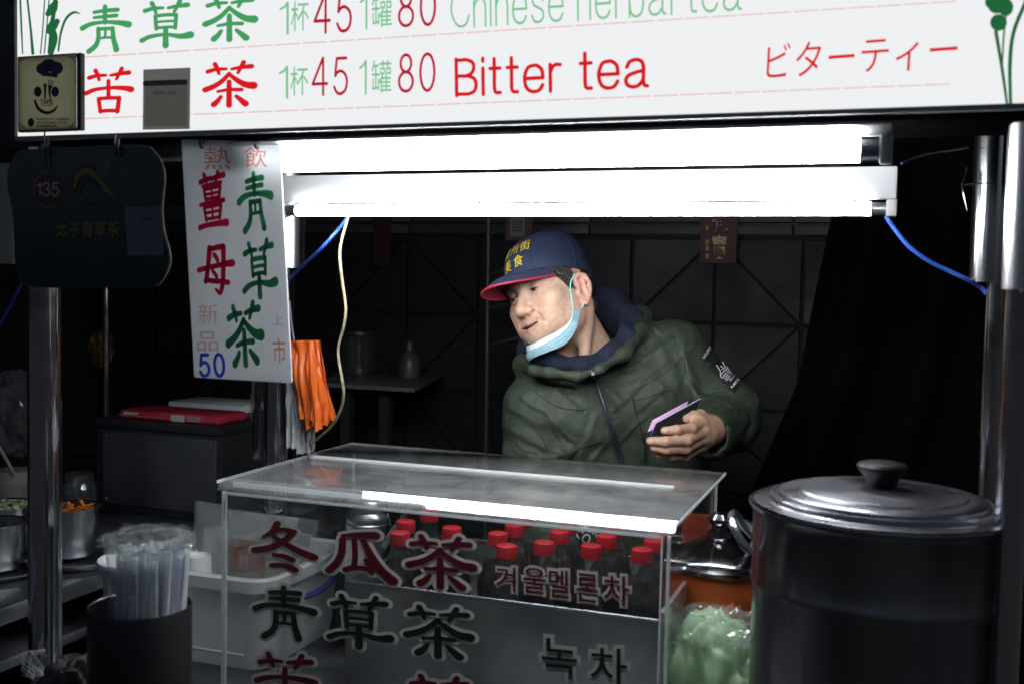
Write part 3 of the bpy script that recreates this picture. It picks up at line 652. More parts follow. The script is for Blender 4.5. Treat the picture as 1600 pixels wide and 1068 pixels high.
# ================================================================== COUNTERS
CZ = .80
ct = thing('steel_counter', 'stainless steel main counter carrying the clear cabinet and the pot', 'counter', (-.5,1.6,0))
MB().bx((-1.34,.98,CZ-.04), (.62,1.86,CZ)).build('top', STEEL_D, ct, bevel=.004)
MB().bx((-1.32,1.0,.12), (.60,1.02,CZ-.042)).build('front_panel', STEEL_D, ct, smooth=False)
for x in (-1.3,.56):
    for y in (1.03,1.8): MB().bx((x,y,0), (x+.035,y+.035,CZ-.041)).build('leg', STEEL_D, ct, smooth=False)
LZ = .95
lc = thing('side_counter', 'steel side counter at left holding pans, jars and the black box', 'counter', (-1.8,1.9,0))
MB().bx((-2.4,.98,LZ-.03), (-1.362,2.75,LZ)).build('top', STEEL_D, lc, bevel=.003)
MB().bx((-2.38,1.0,LZ-.10-.02), (-1.388,2.7,LZ-.10)).build('lower_shelf', STEEL_D, lc, bevel=.003)
for x in (-2.3,-1.44):
    for y in (1.02,2.6): MB().bx((x,y,0), (x+.03,y+.03,LZ-.121)).build('leg', STEEL_D, lc, smooth=False)
    
# ================================================================== CLEAR CABINET
X0, X1, Y0, Y1, Z0, Z1 = -.977, -.280, 1.405, 1.825, CZ+.001, 1.166
cb = thing('clear_cabinet', 'clear acrylic display cabinet with Chinese and Korean lettering and a worn lid', 'cabinet', ((X0+X1)/2,(Y0+Y1)/2,CZ))
t = .005
MB().bx((X0,Y0,Z0), (X1,Y0+t,Z1)).build('front_panel', ACRYL, cb, smooth=False)
MB().bx((X0,Y0+t+.0005,Z0), (X0+t,Y1-t-.0005,Z1)).build('side_panel', ACRYL, cb, smooth=False)
MB().bx((X1-t,Y0+t+.0005,Z0), (X1,Y1-t-.0005,Z1)).build('side_panel', ACRYL, cb, smooth=False)
# bright sawn edges and glued corner seams
for (x, y, w, d) in ((X0-.0036,Y0-.001,.0034,.009),(X0+.004,Y0-.0018,.0025,.0015),(X1+.0003,Y0-.001,.0034,.009),(X1-.008,Y0-.0018,.0025,.0015),(X0,Y1-t,.004,.005),(X1-.004,Y1-t,.004,.005)):
    MB().bx((x,y,Z0), (x+w,y+d,Z1-.001)).build('edge_seam', ACRYL_EDGE, cb, smooth=False)
MB().bx((X0+.006,Y0-.0022,Z1-.0045), (X1-.009,Y0-.0003,Z1-.0005)).build('edge_seam', ACRYL_EDGE, cb, smooth=False)
# inner shelf strip on the right side panel
MB().hexa([(X1-.012,Y0+.02,1.03),(X1-.0055,Y0+.02,1.03),(X1-.0055,Y1-.06,1.03),(X1-.012,Y1-.06,1.03),(X1-.012,Y0+.02,1.055),(X1-.0055,Y0+.02,1.055),(X1-.0055,Y1-.06,1.055),(X1-.012,Y1-.06,1.055)]).build('support_strip', mat('grey_strip',(.30,.31,.33),.4), cb, smooth=False)
# lid: plate, front lip, middle bars
LZ1 = 1.178
LX0, LX1, LY0, LY1 = -.986, -.269, 1.400, 1.836
ld = MB().bx((LX0,LY0+.0205,LZ1), (LX1,LY1,LZ1+.006)).build('lid', ACRYL_LID, cb, bevel=.0015)
prof_ = [(LY0-.0005,LZ1-.0105),(LY0-.0005,LZ1-.0063),(LY0+.0042,LZ1-.0016),(LY0+.0200,LZ1+.0062),(LY0+.0200,LZ1+.0002),(LY0+.0030,LZ1-.0115)]
MB().extrude([(LX0,y_,z_) for y_, z_ in prof_], (LX1-LX0,0,0)).build('front_chamfer', clear('polished_acrylic',(.95,.96,.96),.10,rough=.06,hvar=.05,hscale=40), ld, smooth=False)
for yy_ in (.062,.205): MB().bx((LX0+.02,LY0+yy_,LZ1+.0062), (LX1-.02,LY0+yy_+.0022,LZ1+.0067)).build('scored_line', ACRYL_LID, ld, smooth=False)
MB().bx((LX0+.014,LY0+.021,LZ1-.0075), (LX1-.015,LY0+.026,LZ1-.0004)).build('front_lip', ACRYL_EDGE, ld, smooth=False)
MB().bx((LX0+.025,LY0+.235,LZ1+.0064), (LX1-.05,LY0+.250,LZ1+.0105)).build('hinge_bar', ACRYL_EDGE, ld, bevel=.001)
MB().bx((LX0+.03,LY0+.225,LZ1+.0064), (LX1-.055,LY0+.233,LZ1+.0085)).build('hinge_bar', ACRYL_LID, ld, smooth=False)
for (xa, ya, xb, yb) in ((LX0,LY1+.0002,LX1,LY1+.0012),):
    MB().bx((xa,ya,LZ1+.0006), (xb,yb,LZ1+.0054)).build('lid_edge', ACRYL_EDGE, ld, smooth=False)
for x in (LX0-.0012, LX1+.0002): MB().bx((x,LY0,LZ1+.0006), (x+.001,LY1,LZ1+.0054)).build('lid_edge', ACRYL_EDGE, ld, smooth=False)
# lettering stuck on the front panel
CR = mat('sticker_crimson', (.085,.003,.011), .4); CG = mat('sticker_green', (.004,.018,.010), .4); CW = translucent('sticker_border', (.60,.59,.52), .28, .5)
def sticker(ch, x0, y0, x1, y1, m):
    fr = fbox(x0,y0+0,x1,y1,Y0,dx=-1,dy=(x1-x0)*.10); fr2 = fr
    put_glyph(cb, ch, fr2, CW, off=.0006, border=.115, step=.00003, name='lettering_border'); put_glyph(cb, ch, fr2, m, off=.0018, step=.00003)
sticker('冬',397,812,494,884,CR); sticker('瓜',513,824,615,900,CR); sticker('茶',637,834,742,914,CR)
sticker('青',399,913,492,992,CG); sticker('草',514,927,611,1006,CG); sticker('茶',634,944,738,1022,CG)
sticker('苦',401,1018,494,1100,CR); sticker('茶',637,1052,738,1134,CR)
def ksticker(s, fr, m, wb=.085):
    put_font(cb, s, fr, CW, off=.0008, bold=.012, border=wb, th=.00006, name='lettering_border'); put_font(cb, s, fr, m, off=.0018, bold=.006)
for ch, a, b in (('겨',(776,920),(806,882)),('울',(818,924),(853,884)),('멜',(858,931),(889,887)),('론',(901,937),(935,893)),('차',(944,942),(984,896))):
    ksticker(ch, frame_px(a,(b[0],a[1]+4),(a[0],b[1]),Y0), CR)
for ch, a, b in (('녹',(847,1055),(902,994)),('차',(923,1068),(980,1008))): ksticker(ch, frame_px(a,(b[0],a[1]+6),(a[0],b[1]),Y0), CG)

# ---- steel bottle bin in the cabinet
BX0, BX1, BY0, BY1, BZ = PY(541,905,1.47)[0], -.289, 1.47, 1.80, 1.031
bn = thing('bottle_bin', 'open stainless steel bin inside the cabinet with bottles standing in it', 'bin', ((BX0+BX1)/2,1.63,CZ+.002))
BINM = mat('bin_steel', (.52,.525,.53), .42, .95, var=.3, vscale=5, rvar=.12, bump=.12, bscale=9)
MB().bx((BX0,BY0,CZ+.002), (BX1,BY0+.0015,BZ-.0035)).build('front_sheet', BINM, bn, smooth=False)
MB().tube([(BX0,BY0,BZ-.002),(BX1,BY0,BZ-.002)], .0026, 10).build('rolled_rim', STEEL, bn)
MB().bx((BX0,BY0+.002,CZ+.002), (BX0+.0015,BY1,BZ)).build('side_sheet', BINM, bn, smooth=False)
MB().bx((BX1-.0015,BY0+.002,CZ+.002), (BX1,BY1,BZ)).build('side_sheet', BINM, bn, smooth=False)
MB().bx((BX0,BY1+.0005,CZ+.002), (BX1,BY1+.002,BZ-.0045)).build('back_sheet', BINM, bn, smooth=False)
MB().tube([(BX0,BY1+.001,BZ-.002),(BX1,BY1+.001,BZ-.002)], .0024, 10).build('rolled_rim', STEEL, bn)
MB().bx((BX0+.002,BY0+.002,.864), (BX1-.002,BY1,.870)).build('floor_sheet', BINM, bn, smooth=False)

# ---- bottles
caps = [((671,795),'rearmost of the four on the left'),((634,812),'left group, behind the leftmost front one'),((625,830),'leftmost of all, at the front'),((706,822),'left group, nearest the red tea character'),
 ((819,803),'back row, first right of the gap'),((804,818),'middle row, first right of the gap'),((778,831),'third row, just right of the gap'),((792,850),'front row, over the first Korean character'),
 ((889,812),'back row, second right of the gap'),((874,828),'middle row, second right of the gap'),((850,845),'front row, second right of the gap'),
 ((960,818),'back row, third right of the gap'),((948,835),'middle row, third right of the gap'),((924,850),'front row, third right of the gap'),
 ((1030,825),'back row, at the right panel'),((1022,842),'middle row, at the right panel'),((1003,856),'front row, rightmost')]
BH = .232; bz0 = .8715
def make_bottle(loc, lab):
    o = thing('tea_bottle', lab, 'bottle', loc, 'red-capped bottles in the cabinet')
    body = [(.002,.004),(.026,.001),(.031,.006),(.0325,.02),(.031,.05),(.0325,.07),(.0325,.125),(.0310,.135),(.0325,.145),(.031,.16),(.026,.178),(.019,.195),(.0145,.204),(.0132,.209),(.0132,.212),(.0150,.2125),(.0150,.214),(.0128,.2145),(.0128,.230)]
    ribs = MB(); seg = 36; P = []
    for i in range(seg):
        a = 2*math.pi*i/seg; row = []
        for r, z in body:
            k = 1-.035*(abs(math.sin(a*5)))*(1 if .14 < z < .2 else 0); row.append((r*k*math.cos(a)+loc[0], r*k*math.sin(a)+loc[1], z+loc[2]))
        P.append(row)
    ribs.grid(P, closed_u=True).build('bottle_body', PETM, o)
    lv = .188
    MB().lathe([(0,.0055),(.0245,.0035),(.0295,.008),(.031,.02),(.0295,.05),(.031,.07),(.031,.125),(.0295,.135),(.031,.145),(.0295,.16),(.0245,.178),(.0200,lv),(0,lv)], loc, 28).build('tea', TEA, o)
    cp = MB(); prof = 48
    G = []
    for i in range(prof):
        a = 2*math.pi*i/prof; k = .0155+(.0004 if i % 2 else -.0002)
        G.append([((r+(k-.0155 if r > .014 else 0))*math.cos(a)+loc[0], (r+(k-.0155 if r > .014 else 0))*math.sin(a)+loc[1], z+loc[2]) for r, z in ((.0150,.2155),(.0155,.216),(.0155,.231),(.0150,.2325),(.0135,.2335),(0.0001,.2337))])
    cpo = cp.grid(G, closed_u=True).build('cap', REDCAP, o)
    MB().lathe([(.0152,.2140),(.0157,.2143),(.0157,.2152),(.0150,.2154)], loc, 32).build('tamper_ring', REDCAP, cpo)
    return o
first = None
for (pxy, lab) in caps:
    p = PZ(*pxy, bz0+.2337); loc = (p[0], p[1], bz0); lab = 'red-capped bottle of dark tea, '+lab
    if first is None: first = make_bottle(loc, lab)
    else:
        c = copy_tree(first, loc=loc); c['label'] = lab; c.rotation_euler.z = random.uniform(0,6)
# ---- steel canister standing left of the bottles
p = PZ(576,779,1.14); p = PY(576,779,1.76)
cn = thing('steel_canister', 'small shiny steel canister left of the bottles in the cabinet', 'canister', (p[0],1.76,CZ+.002))
h = p[2]-CZ
MB().lathe([(0,0),(.040,.0),(.042,.004),(.042,h-.045),(.040,h-.043),(.040,h-.040)], (p[0],1.76,CZ+.002), 36).build('body', STEEL, cn)
MB().lathe([(.0405,h-.042),(.041,h-.036),(.0395,h-.030),(.034,h-.024),(.033,h-.008),(.030,h-.002),(0.0001,h)], (p[0],1.76,CZ+.002), 36).build('lid', STEEL, cn)
MB().tube(catmull([(p[0]+.045,1.75,CZ+h-.02),(p[0]+.052,1.75,CZ+h-.05),(p[0]+.055,1.75,CZ+h-.09)],5), .0014, 6).build('wire_handle', STEEL_P, cn)
a, b = PY(641,789,1.79), PY(617,826,1.70)
o = MB().tube([b+(b-a)*.8, b, a], [.006,.006,.006], 10).build('steel_ladle_handle', STEEL); tag(o, 'slanting steel ladle handle behind the left group of bottles', 'ladle')

# ================================================================== STOCKPOT
PC = np.array([PY(1376,790,1.33)[0], 1.33]); PR = 408/2*((PY(1376,790,1.33)-EYE)@CB[2])/FPX*.985
pz = PY(1376,792,1.33)[2]
pc = (PC[0], PC[1], CZ+.001)
ph = pz-CZ
pot = thing('stockpot', 'big dark steel stockpot with domed lid at the right front of the counter', 'pot', pc)
MB().lathe([(0.0001,0),(PR*.93,0),(PR*.945,.004),(PR*.955,.01),(PR*.955,ph-.10),(PR*.972,ph-.094),(PR*.975,ph-.090),(PR*.965,ph-.086),(PR*.965,ph-.014),(PR*.985,ph-.006),(PR*.998,ph-.003),(PR,ph),(PR*.995,ph+.002),(PR*.955,ph-.001),(PR*.94,ph-.006),(PR*.94,ph-.03)], pc, 96).build('body', STEEL_POT, pot)
plid = MB().lathe([(PR*.965,ph+.0024),(PR*.945,ph+.0030),(PR*.86,ph+.0032),(PR*.850,ph+.0046),(PR*.845,ph+.0085),(PR*.835,ph+.0105),(PR*.815,ph+.0108),(PR*.800,ph+.0095),(PR*.785,ph+.0100),(PR*.775,ph+.0135),(PR*.755,ph+.0150),(PR*.66,ph+.0160),(PR*.635,ph+.0165),(PR*.62,ph+.0190),(PR*.59,ph+.0200),(PR*.45,ph+.0215),(PR*.25,ph+.0232),(0.0001,ph+.0238)], pc, 128).build('lid', LID, pot)
kz = ph+.0238
MB().lathe([(0.0001,kz-.001),(.017,kz-.001),(.0175,kz+.003),(.019,kz+.009),(.0245,kz+.017),(.0285,kz+.0215),(.0290,kz+.0245),(.0265,kz+.0275),(.018,kz+.0295),(.0001,kz+.030)], pc, 40).build('knob', mat('matt_black_knob',(.006,.006,.007),.42,spec=.22), plid)
# looped side handles
for ang in (math.radians(186), math.radians(6)):
    ca, sa = math.cos(ang), math.sin(ang); rr = PR*.965; T = np.array([-sa,ca,0]); D = np.array([ca,sa,0]); base = np.array([pc[0],pc[1],CZ+ph-.055])
    P = [base+D*rr+T*.045, base+D*(rr+.012)+T*.043+np.array([0,0,.012]), base+D*(rr+.022)+T*.03+np.array([0,0,.028]), base+D*(rr+.025)+np.array([0,0,.032]), base+D*(rr+.022)-T*.03+np.array([0,0,.028]), base+D*(rr+.012)-T*.043+np.array([0,0,.012]), base+D*rr-T*.045]
    MB().tube(catmull(P,6), .0052, 12).build('handle', STEEL, pot)

# ---- tea urn behind, orange bodied
UY = 1.66; p = PY(1124,845,UY); U = (p[0], UY, CZ+.001); ur = .079; uz = PY(1124,872,UY)[2]-CZ
ORNG = mat('orange_urn_steel', (.52,.115,.030), .20, .55, rvar=.07, vscale=9)  # orange-red base colour over the whole urn body
un = thing('tea_urn', 'orange-red tea urn with a shiny steel lid between cabinet and pot', 'urn', U)
MB().lathe([(.0001,0),(ur*.93,0),(ur*.95,.006),(ur*.95,uz-.075),(ur,uz-.07),(ur,uz-.035),(ur*.97,uz-.03),(ur*.97,uz-.012)], U, 56).build('body', ORNG, un)
MB().lathe([(ur*.975,uz-.014),(ur*1.03,uz-.010),(ur*1.035,uz-.005),(ur*.99,uz-.001),(ur*1.0,uz+.003),(ur*.95,uz+.007),(ur*.72,uz+.016),(ur*.46,uz+.026),(ur*.32,uz+.031),(ur*.25,uz+.034),(ur*.235,uz+.044),(ur*.16,uz+.047),(ur*.16,uz+.052),(ur*.23,uz+.057),(ur*.235,uz+.063),(ur*.15,uz+.070),(.0001,uz+.072)], U, 56).build('lid', mat('urn_lid_steel',(.26,.26,.27),.15,1,rvar=.05), un)
q = PY(1170,888,UY)
MB().box((U[0]+ur*1.02,UY-.022,q[2]), (.016,.02,.034)).build('clasp', mat('orange_plastic',(.75,.16,.01),.35), un, bevel=.005)
hp = PY(1150,800,UY)
MB().tube(catmull([(U[0]+ur*.55,UY-.03,CZ+uz+.01),(U[0]+ur*.75,UY-.05,CZ+uz+.055),(U[0]+ur*.6,UY-.06,CZ+uz+.075),(U[0]+ur*.45,UY-.05,CZ+uz+.055),(U[0]+ur*.62,UY-.03,CZ+uz+.02)],6), .0035, 10).build('bail_loop', STEEL_P, un)
# added board behind the urn, coloured for the orange reflection in the cabinet side
o = MB().bx((-.345,1.86,CZ), (-.275,1.875,1.10)).build('added_orange_board', mat('orange_reflection_tone',(.36,.06,.03),.35,var=.2,vscale=10)); tag(o,'red-orange board standing behind the right end of the clear cabinet','board')

# ---- green plastic bag
def crumple(c, rad, seed, n=34, amp=.35, f=14.0, zs=1.0, sq=2.6):
    V = []; F = []
    for i in range(n):
        th = math.pi*(i+.5)/n
        for j in range(2*n):
            ph_ = math.pi*j/n
            d = np.array([math.sin(th)*math.cos(ph_), math.sin(th)*math.sin(ph_), math.cos(th)])
            s = (abs(d[0])**sq+abs(d[1])**sq+abs(d[2])**sq)**(-1/sq)
            v = Vector(d*1.5+np.array([seed,seed*.7,-seed])); v += .35*mnoise.noise_vector(v*1.3); cr = 1-abs(mnoise.noise(v*1.1))*2.4; cr2 = 1-abs(mnoise.noise(v*2.4+Vector((5,1,2))))*2.4
            k = 1+amp*(.55*cr+.3*cr2-.4)
            V.append(np.array(c)+d*s*k*np.array(rad))
    for i in range(n-1):
        for j in range(2*n): F.append((i*2*n+j, i*2*n+(j+1)%(2*n), (i+1)*2*n+(j+1)%(2*n), (i+1)*2*n+j))
    F.append(tuple(range(2*n))); F.append(tuple((n-1)*2*n+j for j in range(2*n))[::-1])
    return V, F
gq = PY(1112,1030,1.52)
gbag = thing('green_bag', 'crumpled pale green plastic bag stuffed between cabinet and stockpot', 'plastic bag', (gq[0],1.52,CZ))
V, F = crumple((gq[0],1.525,.913), (.064,.07,.110), 3.3, n=60, amp=.34)
MB().add(V,F).build('bag', translucent('green_film', (.68,.88,.62), .6, .14), gbag, angle=65)
V, F = crumple((gq[0]+.002,1.53,1.012), (.060,.06,.020), 8.1, n=40, amp=.7)
MB().add(V,F).build('outer_film', FILM, gbag, angle=22)

# ================================================================== MILKY TUB WITH BAGS AND CUPS
tz0 = CZ+.001
TX0, TX1, TY0, TY1 = -1.345, -1.010, 1.578, 1.885
tzr = .976
tb = thing('storage_tub', 'milky plastic storage tub left of the cabinet, filled with bags and cups', 'tub', ((TX0+TX1)/2,1.73,tz0))
def rrect(x0,x1,y0,y1,r,z,n=5):
    P = []
    for cx, cy, a0 in ((x1-r,y1-r,0),(x0+r,y1-r,90),(x0+r,y0+r,180),(x1-r,y0+r,270)):
        for k in range(n): a = math.radians(a0+90*k/(n-1)); P.append((cx+r*math.cos(a), cy+r*math.sin(a), z))
    return P
rows = [rrect(TX0+.03,TX1-.03,TY0+.03,TY1-.03,.03,tz0), rrect(TX0+.022,TX1-.022,TY0+.022,TY1-.022,.035,tz0+.004), rrect(TX0+.018,TX1-.018,TY0+.018,TY1-.018,.035,tz0+.03), rrect(TX0+.010,TX1-.010,TY0+.010,TY1-.010,.035,tzr-.03),
        rrect(TX0+.009,TX1-.009,TY0+.009,TY1-.009,.035,tzr-.028)]
MB().grid(np.array(rows).transpose(1,0,2), closed_u=True).build('wall', TUBM, tb)
MB().flat(rows[0]).build('base', TUBM, tb, smooth=False)
rim = [rrect(TX0+.0085,TX1-.0085,TY0+.0085,TY1-.0085,.036,tzr-.028), rrect(TX0-.004,TX1+.004,TY0-.004,TY1+.004,.045,tzr-.026), rrect(TX0-.006,TX1+.006,TY0-.006,TY1+.006,.046,tzr-.005), rrect(TX0-.002,TX1+.002,TY0-.002,TY1+.002,.043,tzr), rrect(TX0+.012,TX1-.012,TY0+.012,TY1-.012,.034,tzr-.003), rrect(TX0+.012,TX1-.012,TY0+.012,TY1-.012,.034,tzr-.028)]
MB().grid(np.array(rim).transpose(1,0,2), closed_u=True).build('rim', TUBM, tb)
MB().tube([(TX0+.05,TY0+.006,tz0+.035),(TX1-.05,TY0+.006,tz0+.035)], .003, 8).build('moulded_rib', TUBM, tb)
hb = PY(490,925,1.72)
MB().tube(catmull([(-1.004,1.79,tzr-.03),(-.999,1.79,tzr-.05),(-.997,1.73,tzr-.058),(-.997,1.66,tzr-.05),(-1.002,1.65,tzr-.03)],6), .006, 10).build('locking_handle', mat('violet_plastic',(.05,.05,.26),.35), tb)
# zip bags inside
def bagcard(name, label, px4, Y, tilt, m, depth=.012, pr=()):
    q = [PY(x,y,Y) for x, y in px4]; q[0][1] -= tilt; q[1][1] -= tilt
    o = thing(name, label, 'plastic bag', q[0])
    n = 14; fr = []; bk = []
    for i in range(n):
        u = i/(n-1); r1 = []; r2 = []
        for j in range(n):
            v = j/(n-1); p = (q[0]*(1-u)+q[1]*u)*(1-v)+(q[3]*(1-u)+q[2]*u)*v
            b_ = depth*math.sin(math.pi*u)**.6*math.sin(math.pi*min(1,v*1.1))**.6 if v < .9 else 0
            w = .003*mnoise.noise(Vector((u*6,v*6,px4[0][0])))
            r1.append(p+np.array([0,-b_+w,0])); r2.append(p+np.array([0,b_+w+.0005,0]))
        fr.append(r1); bk.append(r2)
    MB().grid(fr).grid(bk).build('film', m, o)
    for (poly, mm, off) in pr:
        MB().hexa([PY(x,y,Y+.004+off) for x, y in poly]+[PY(x,y,Y+.010+off) for x, y in poly]).build('printed_card', mm, o, smooth=False)
    return o
MILK = clear('milky_film', (.9,.92,.92), .45, hcol=(.62,.65,.66), rough=.18, trl=True, bump=.2, bscale=30)
CLB = clear('clear_zip_film', (.95,.95,.95), .10, rough=.12, ior=1.6, bump=.3, bscale=30)
bagcard('zip_bag','upright milky zip bag with faded green print in the tub',[(301,905),(356,905),(352,788),(305,781)],1.76,.01,MILK,.010,
   [([(306,880),(318,880),(318,800),(307,798)], mat('faded_green_print',(.16,.28,.14),.6,var=.4,vscale=40), .0)])
bagcard('zip_bag','wide clear zip bag with orange and blue packets in the tub',[(356,905),(488,905),(498,812),(352,792)],1.815,.01,CLB,.016,
   [([(360,893),(415,895),(412,848),(360,838)], mat('orange_packet',(.42,.17,.07),.5,var=.35,vscale=18), .0), ([(405,896),(470,896),(488,835),(430,822)], mat('blue_packet',(.09,.24,.50),.4,col2=(.55,.62,.5),vscale=22,var=.2), .008), ([(362,868),(452,868),(468,808),(356,796)], mat('white_packet',(.46,.48,.49),.6,var=.15,vscale=15), .02)])
put_o = thing('paper_label','small red label with white character inside the clear zip bag','label',PY(382,890,1.80))
flat_px(put_o,[[(366,890),(404,891),(402,856),(366,852)]],1.80,mat('red_packet_label',(.36,.09,.05),.5),name='label_face'); put_font(put_o,'封',fbox(374,866,389,886,1.80),PAPER,off=.001)
# cups
CUP = mat('paper_cup', (.72,.72,.71), .5)
def cup(x, y, Y, label):
    p = PY(x,y,Y); o = thing('paper_cup', label, 'cup', (p[0],Y,p[2]-.035), 'paper cups in the tub')
    MB().lathe([(.0001,.028),(.016,.028),(.0225,.030),(.0235,.035),(.0245,.035),(.0248,.033),(.0285,-.03),(.0270,-.03),(.022,.026)], (p[0],Y,p[2]-.035), 36).build('cup_wall', CUP, o)
cup(308,866,1.66,'white paper cup upside down, the front one beside the straws'); cup(288,858,1.73,'white paper cup upside down, the rear one beside the straws')
# white bucket behind the straws
p = PY(222,872,1.30); BW = (p[0],1.30,CZ+.001); bh = p[2]-CZ; br_ = .058
bw = thing('white_bucket', 'round white plastic bucket behind the pack of straws', 'bucket', BW)
MB().lathe([(.0001,0),(br_*.80,0),(br_*.82,.004),(br_*.95,bh-.018),(br_*.955,bh-.0165)], BW, 48).build('wall', WHITEP, bw)
MB().lathe([(br_*.94,bh-.017),(br_*1.1,bh-.016),(br_*1.12,bh-.004),(br_*1.08,bh),(br_*.93,bh-.001),(br_*.91,bh-.02),(br_*.88,bh-.05)], BW, 48).build('rim', WHITEP, bw)

# ================================================================== STRAW CANISTER
cy_ = 1.03; a, b = PY(157,940,cy_), PY(283,940,cy_); crd = (b[0]-a[0])/2*1.02; cx_ = (a[0]+b[0])/2; cz_ = PY(220,945,cy_)[2]
SC = (cx_, cy_, CZ+.001)
sc = thing('straw_canister', 'plain black cylindrical canister with a pack of straws at front left', 'canister', SC)
hh = cz_-CZ
MB().lathe([(.0001,0),(crd*.97,0),(crd,.004),(crd,hh-.002),(crd*.985,hh),(crd*.965,hh-.001),(crd*.96,hh-.006),(crd*.96,hh-.09),(.0001,hh-.09)], SC, 64).build('wall', mat('black_canister',(.010,.010,.011),.35,rvar=.1), sc)
sp = thing('straw_pack', 'pack of pale blue and white straws in crinkled clear film in the black canister', 'straws', (cx_,cy_,CZ+hh-.088))
STM = [translucent('straw_white',(.82,.84,.85),.45), translucent('straw_lilac',(.74,.76,.86),.45), translucent('straw_blue',(.78,.84,.88),.45), translucent('straw_green',(.76,.83,.82),.45)]
stz0 = CZ+hh-.088; sth = PY(230,838,cy_)[2]-stz0
base = None
spots = []
for k in range(2500):
    a_ = random.uniform(0,6.283); r_ = crd*.68*math.sqrt(random.random()); q = (cx_+.011+r_*math.cos(a_)*.9, cy_+r_*math.sin(a_))
    if all((q[0]-s[0])**2+(q[1]-s[1])**2 > .0062**2 for s in spots): spots.append(q)
    if len(spots) >= 110: break
smesh = {}
for k, q in enumerate(spots):
    mi = random.choice((0,0,1,1,2,3)); h_ = sth-random.uniform(.012,.026)
    if mi not in smesh:
        o = MB().lathe([(.0022,0),(.0030,0),(.0030,1),(.0022,1)], (cx_,cy_,stz0), 10).build('straw', STM[mi], sp); smesh[mi] = o.data
    else: o = link('straw', smesh[mi], sp)
    o.location = (q[0]-cx_, q[1]-cy_, .002); o.scale = (1,1,h_)
    o.rotation_euler = (random.uniform(-.05,.05), random.uniform(-.05,.05)+.03, 0)
# crinkled film over the straws
G = []
for i in range(56):
    a_ = 2*math.pi*i/56; row = []
    for j in range(18):
        v = j/17; fl = 1+(.10*max(0,(v-.72)/.28)**1.3)
        nz = mnoise.noise(Vector((math.cos(a_)*3.2,math.sin(a_)*3.2,v*7)))
        rr = crd*.74*(fl+.10*nz*(.3+v)+.10*abs(mnoise.noise(Vector((math.cos(a_)*7,math.sin(a_)*7,v*11+4))))*max(0,v-.4))
        row.append((cx_+.011+rr*math.cos(a_), cy_+rr*math.sin(a_), stz0+.03+v*(sth-.026)+.012*mnoise.noise(Vector((a_*2,3,1)))*max(0,v-.7)/.3))
    G.append(row)
MB().grid(G, closed_u=True).build('film', FILM, sp, angle=18)
V, F = crumple((cx_+.008,cy_,stz0+sth-.004), (crd*.84,crd*.80,.012), 5.7, n=26, amp=.6, sq=2.2)
MB().add(V,F).build('film_gather', FILM, sp, angle=16)
for k, s in enumerate('衛生吸管'):
    y = 897+k*8; put_font(sp, s, fbox(204,y,213,y+7,cy_-crd*.93), mat('film_ink',(.06,.07,.08),.5), off=.0)

# ================================================================== BLACK BOX, RED PACKAGE, TRAY
bx = thing('black_box', 'black painted steel appliance box on the left counter', 'box', (-1.57,2.15,LZ))
BT = 1.166
MB().bx((-1.742,2.004,LZ+.001), (-1.398,2.34,BT-.020)).build('body', BLACKM, bx, bevel=.003)
MB().bx((-1.744,1.998,BT-.0195), (-1.396,2.342,BT)).build('top_cover', BLACKM, bx, bevel=.002)
MB().bx((-1.722,1.9995,LZ+.02), (-1.412,2.0035,BT-.030)).build('front_plate', mat('black_plate_sheen',(.055,.058,.065),.36,var=.35,vscale=6,rvar=.12), bx, bevel=.001)  # bluish sheen of the front put into a lighter base colour
for x in (-1.712,-1.424):
    for z in (BT-.04, LZ+.03): MB().lathe([(.0001,-.0012),(.0026,-.001),(.0032,0)], (x,1.999,z), 14, axis=(0,1,0)).build('screw', STEEL_D, bx)
rp = thing('red_package', 'flat red printed package lying on the black box', 'package', (-1.53,2.06,BT))
a, b = PY(188,642,2.02), PY(348,660,2.02)
MB().bx((a[0],2.015,BT+.0005), (b[0]-.01,2.13,BT+.021)).build('pack', mat('red_print',(.50,.035,.06),.3,var=.2,vscale=10), rp, bevel=.006, bseg=3)
MB().bx((a[0]+.015,2.0135,BT+.012), (a[0]+.055,2.0145,BT+.017)).build('white_print', PAPER, rp, smooth=False)
MB().bx((a[0]+.145,2.0135,BT+.003), (a[0]+.182,2.0145,BT+.018), ).build('barcode', PAPER, rp, smooth=False)
for k in range(7): MB().bx((a[0]+.190+k*.0052,2.0135,BT+.005), (a[0]+.1928+k*.0052,2.0142,BT+.018)).build('barcode_bar', mat('pale_bar',(.45,.45,.45),.5), rp, smooth=False)
MB().bx((a[0]+.001,2.0138,BT+.0085), (b[0]-.012,2.0149,BT+.0098)).build('gold_line', mat('gold_print',(.5,.3,.2),.4), rp, smooth=False)
wt = thing('pale_tray', 'pale plastic tray behind the red package on the black box', 'tray', (-1.45,2.26,BT))
a, b = PY(282,640,2.25), PY(396,652,2.25)
MB().bx((a[0],2.20,BT+.0008), (b[0],2.33,BT+.022)).build('tray', mat('pale_mint_plastic',(.55,.62,.60),.3), wt, bevel=.005)

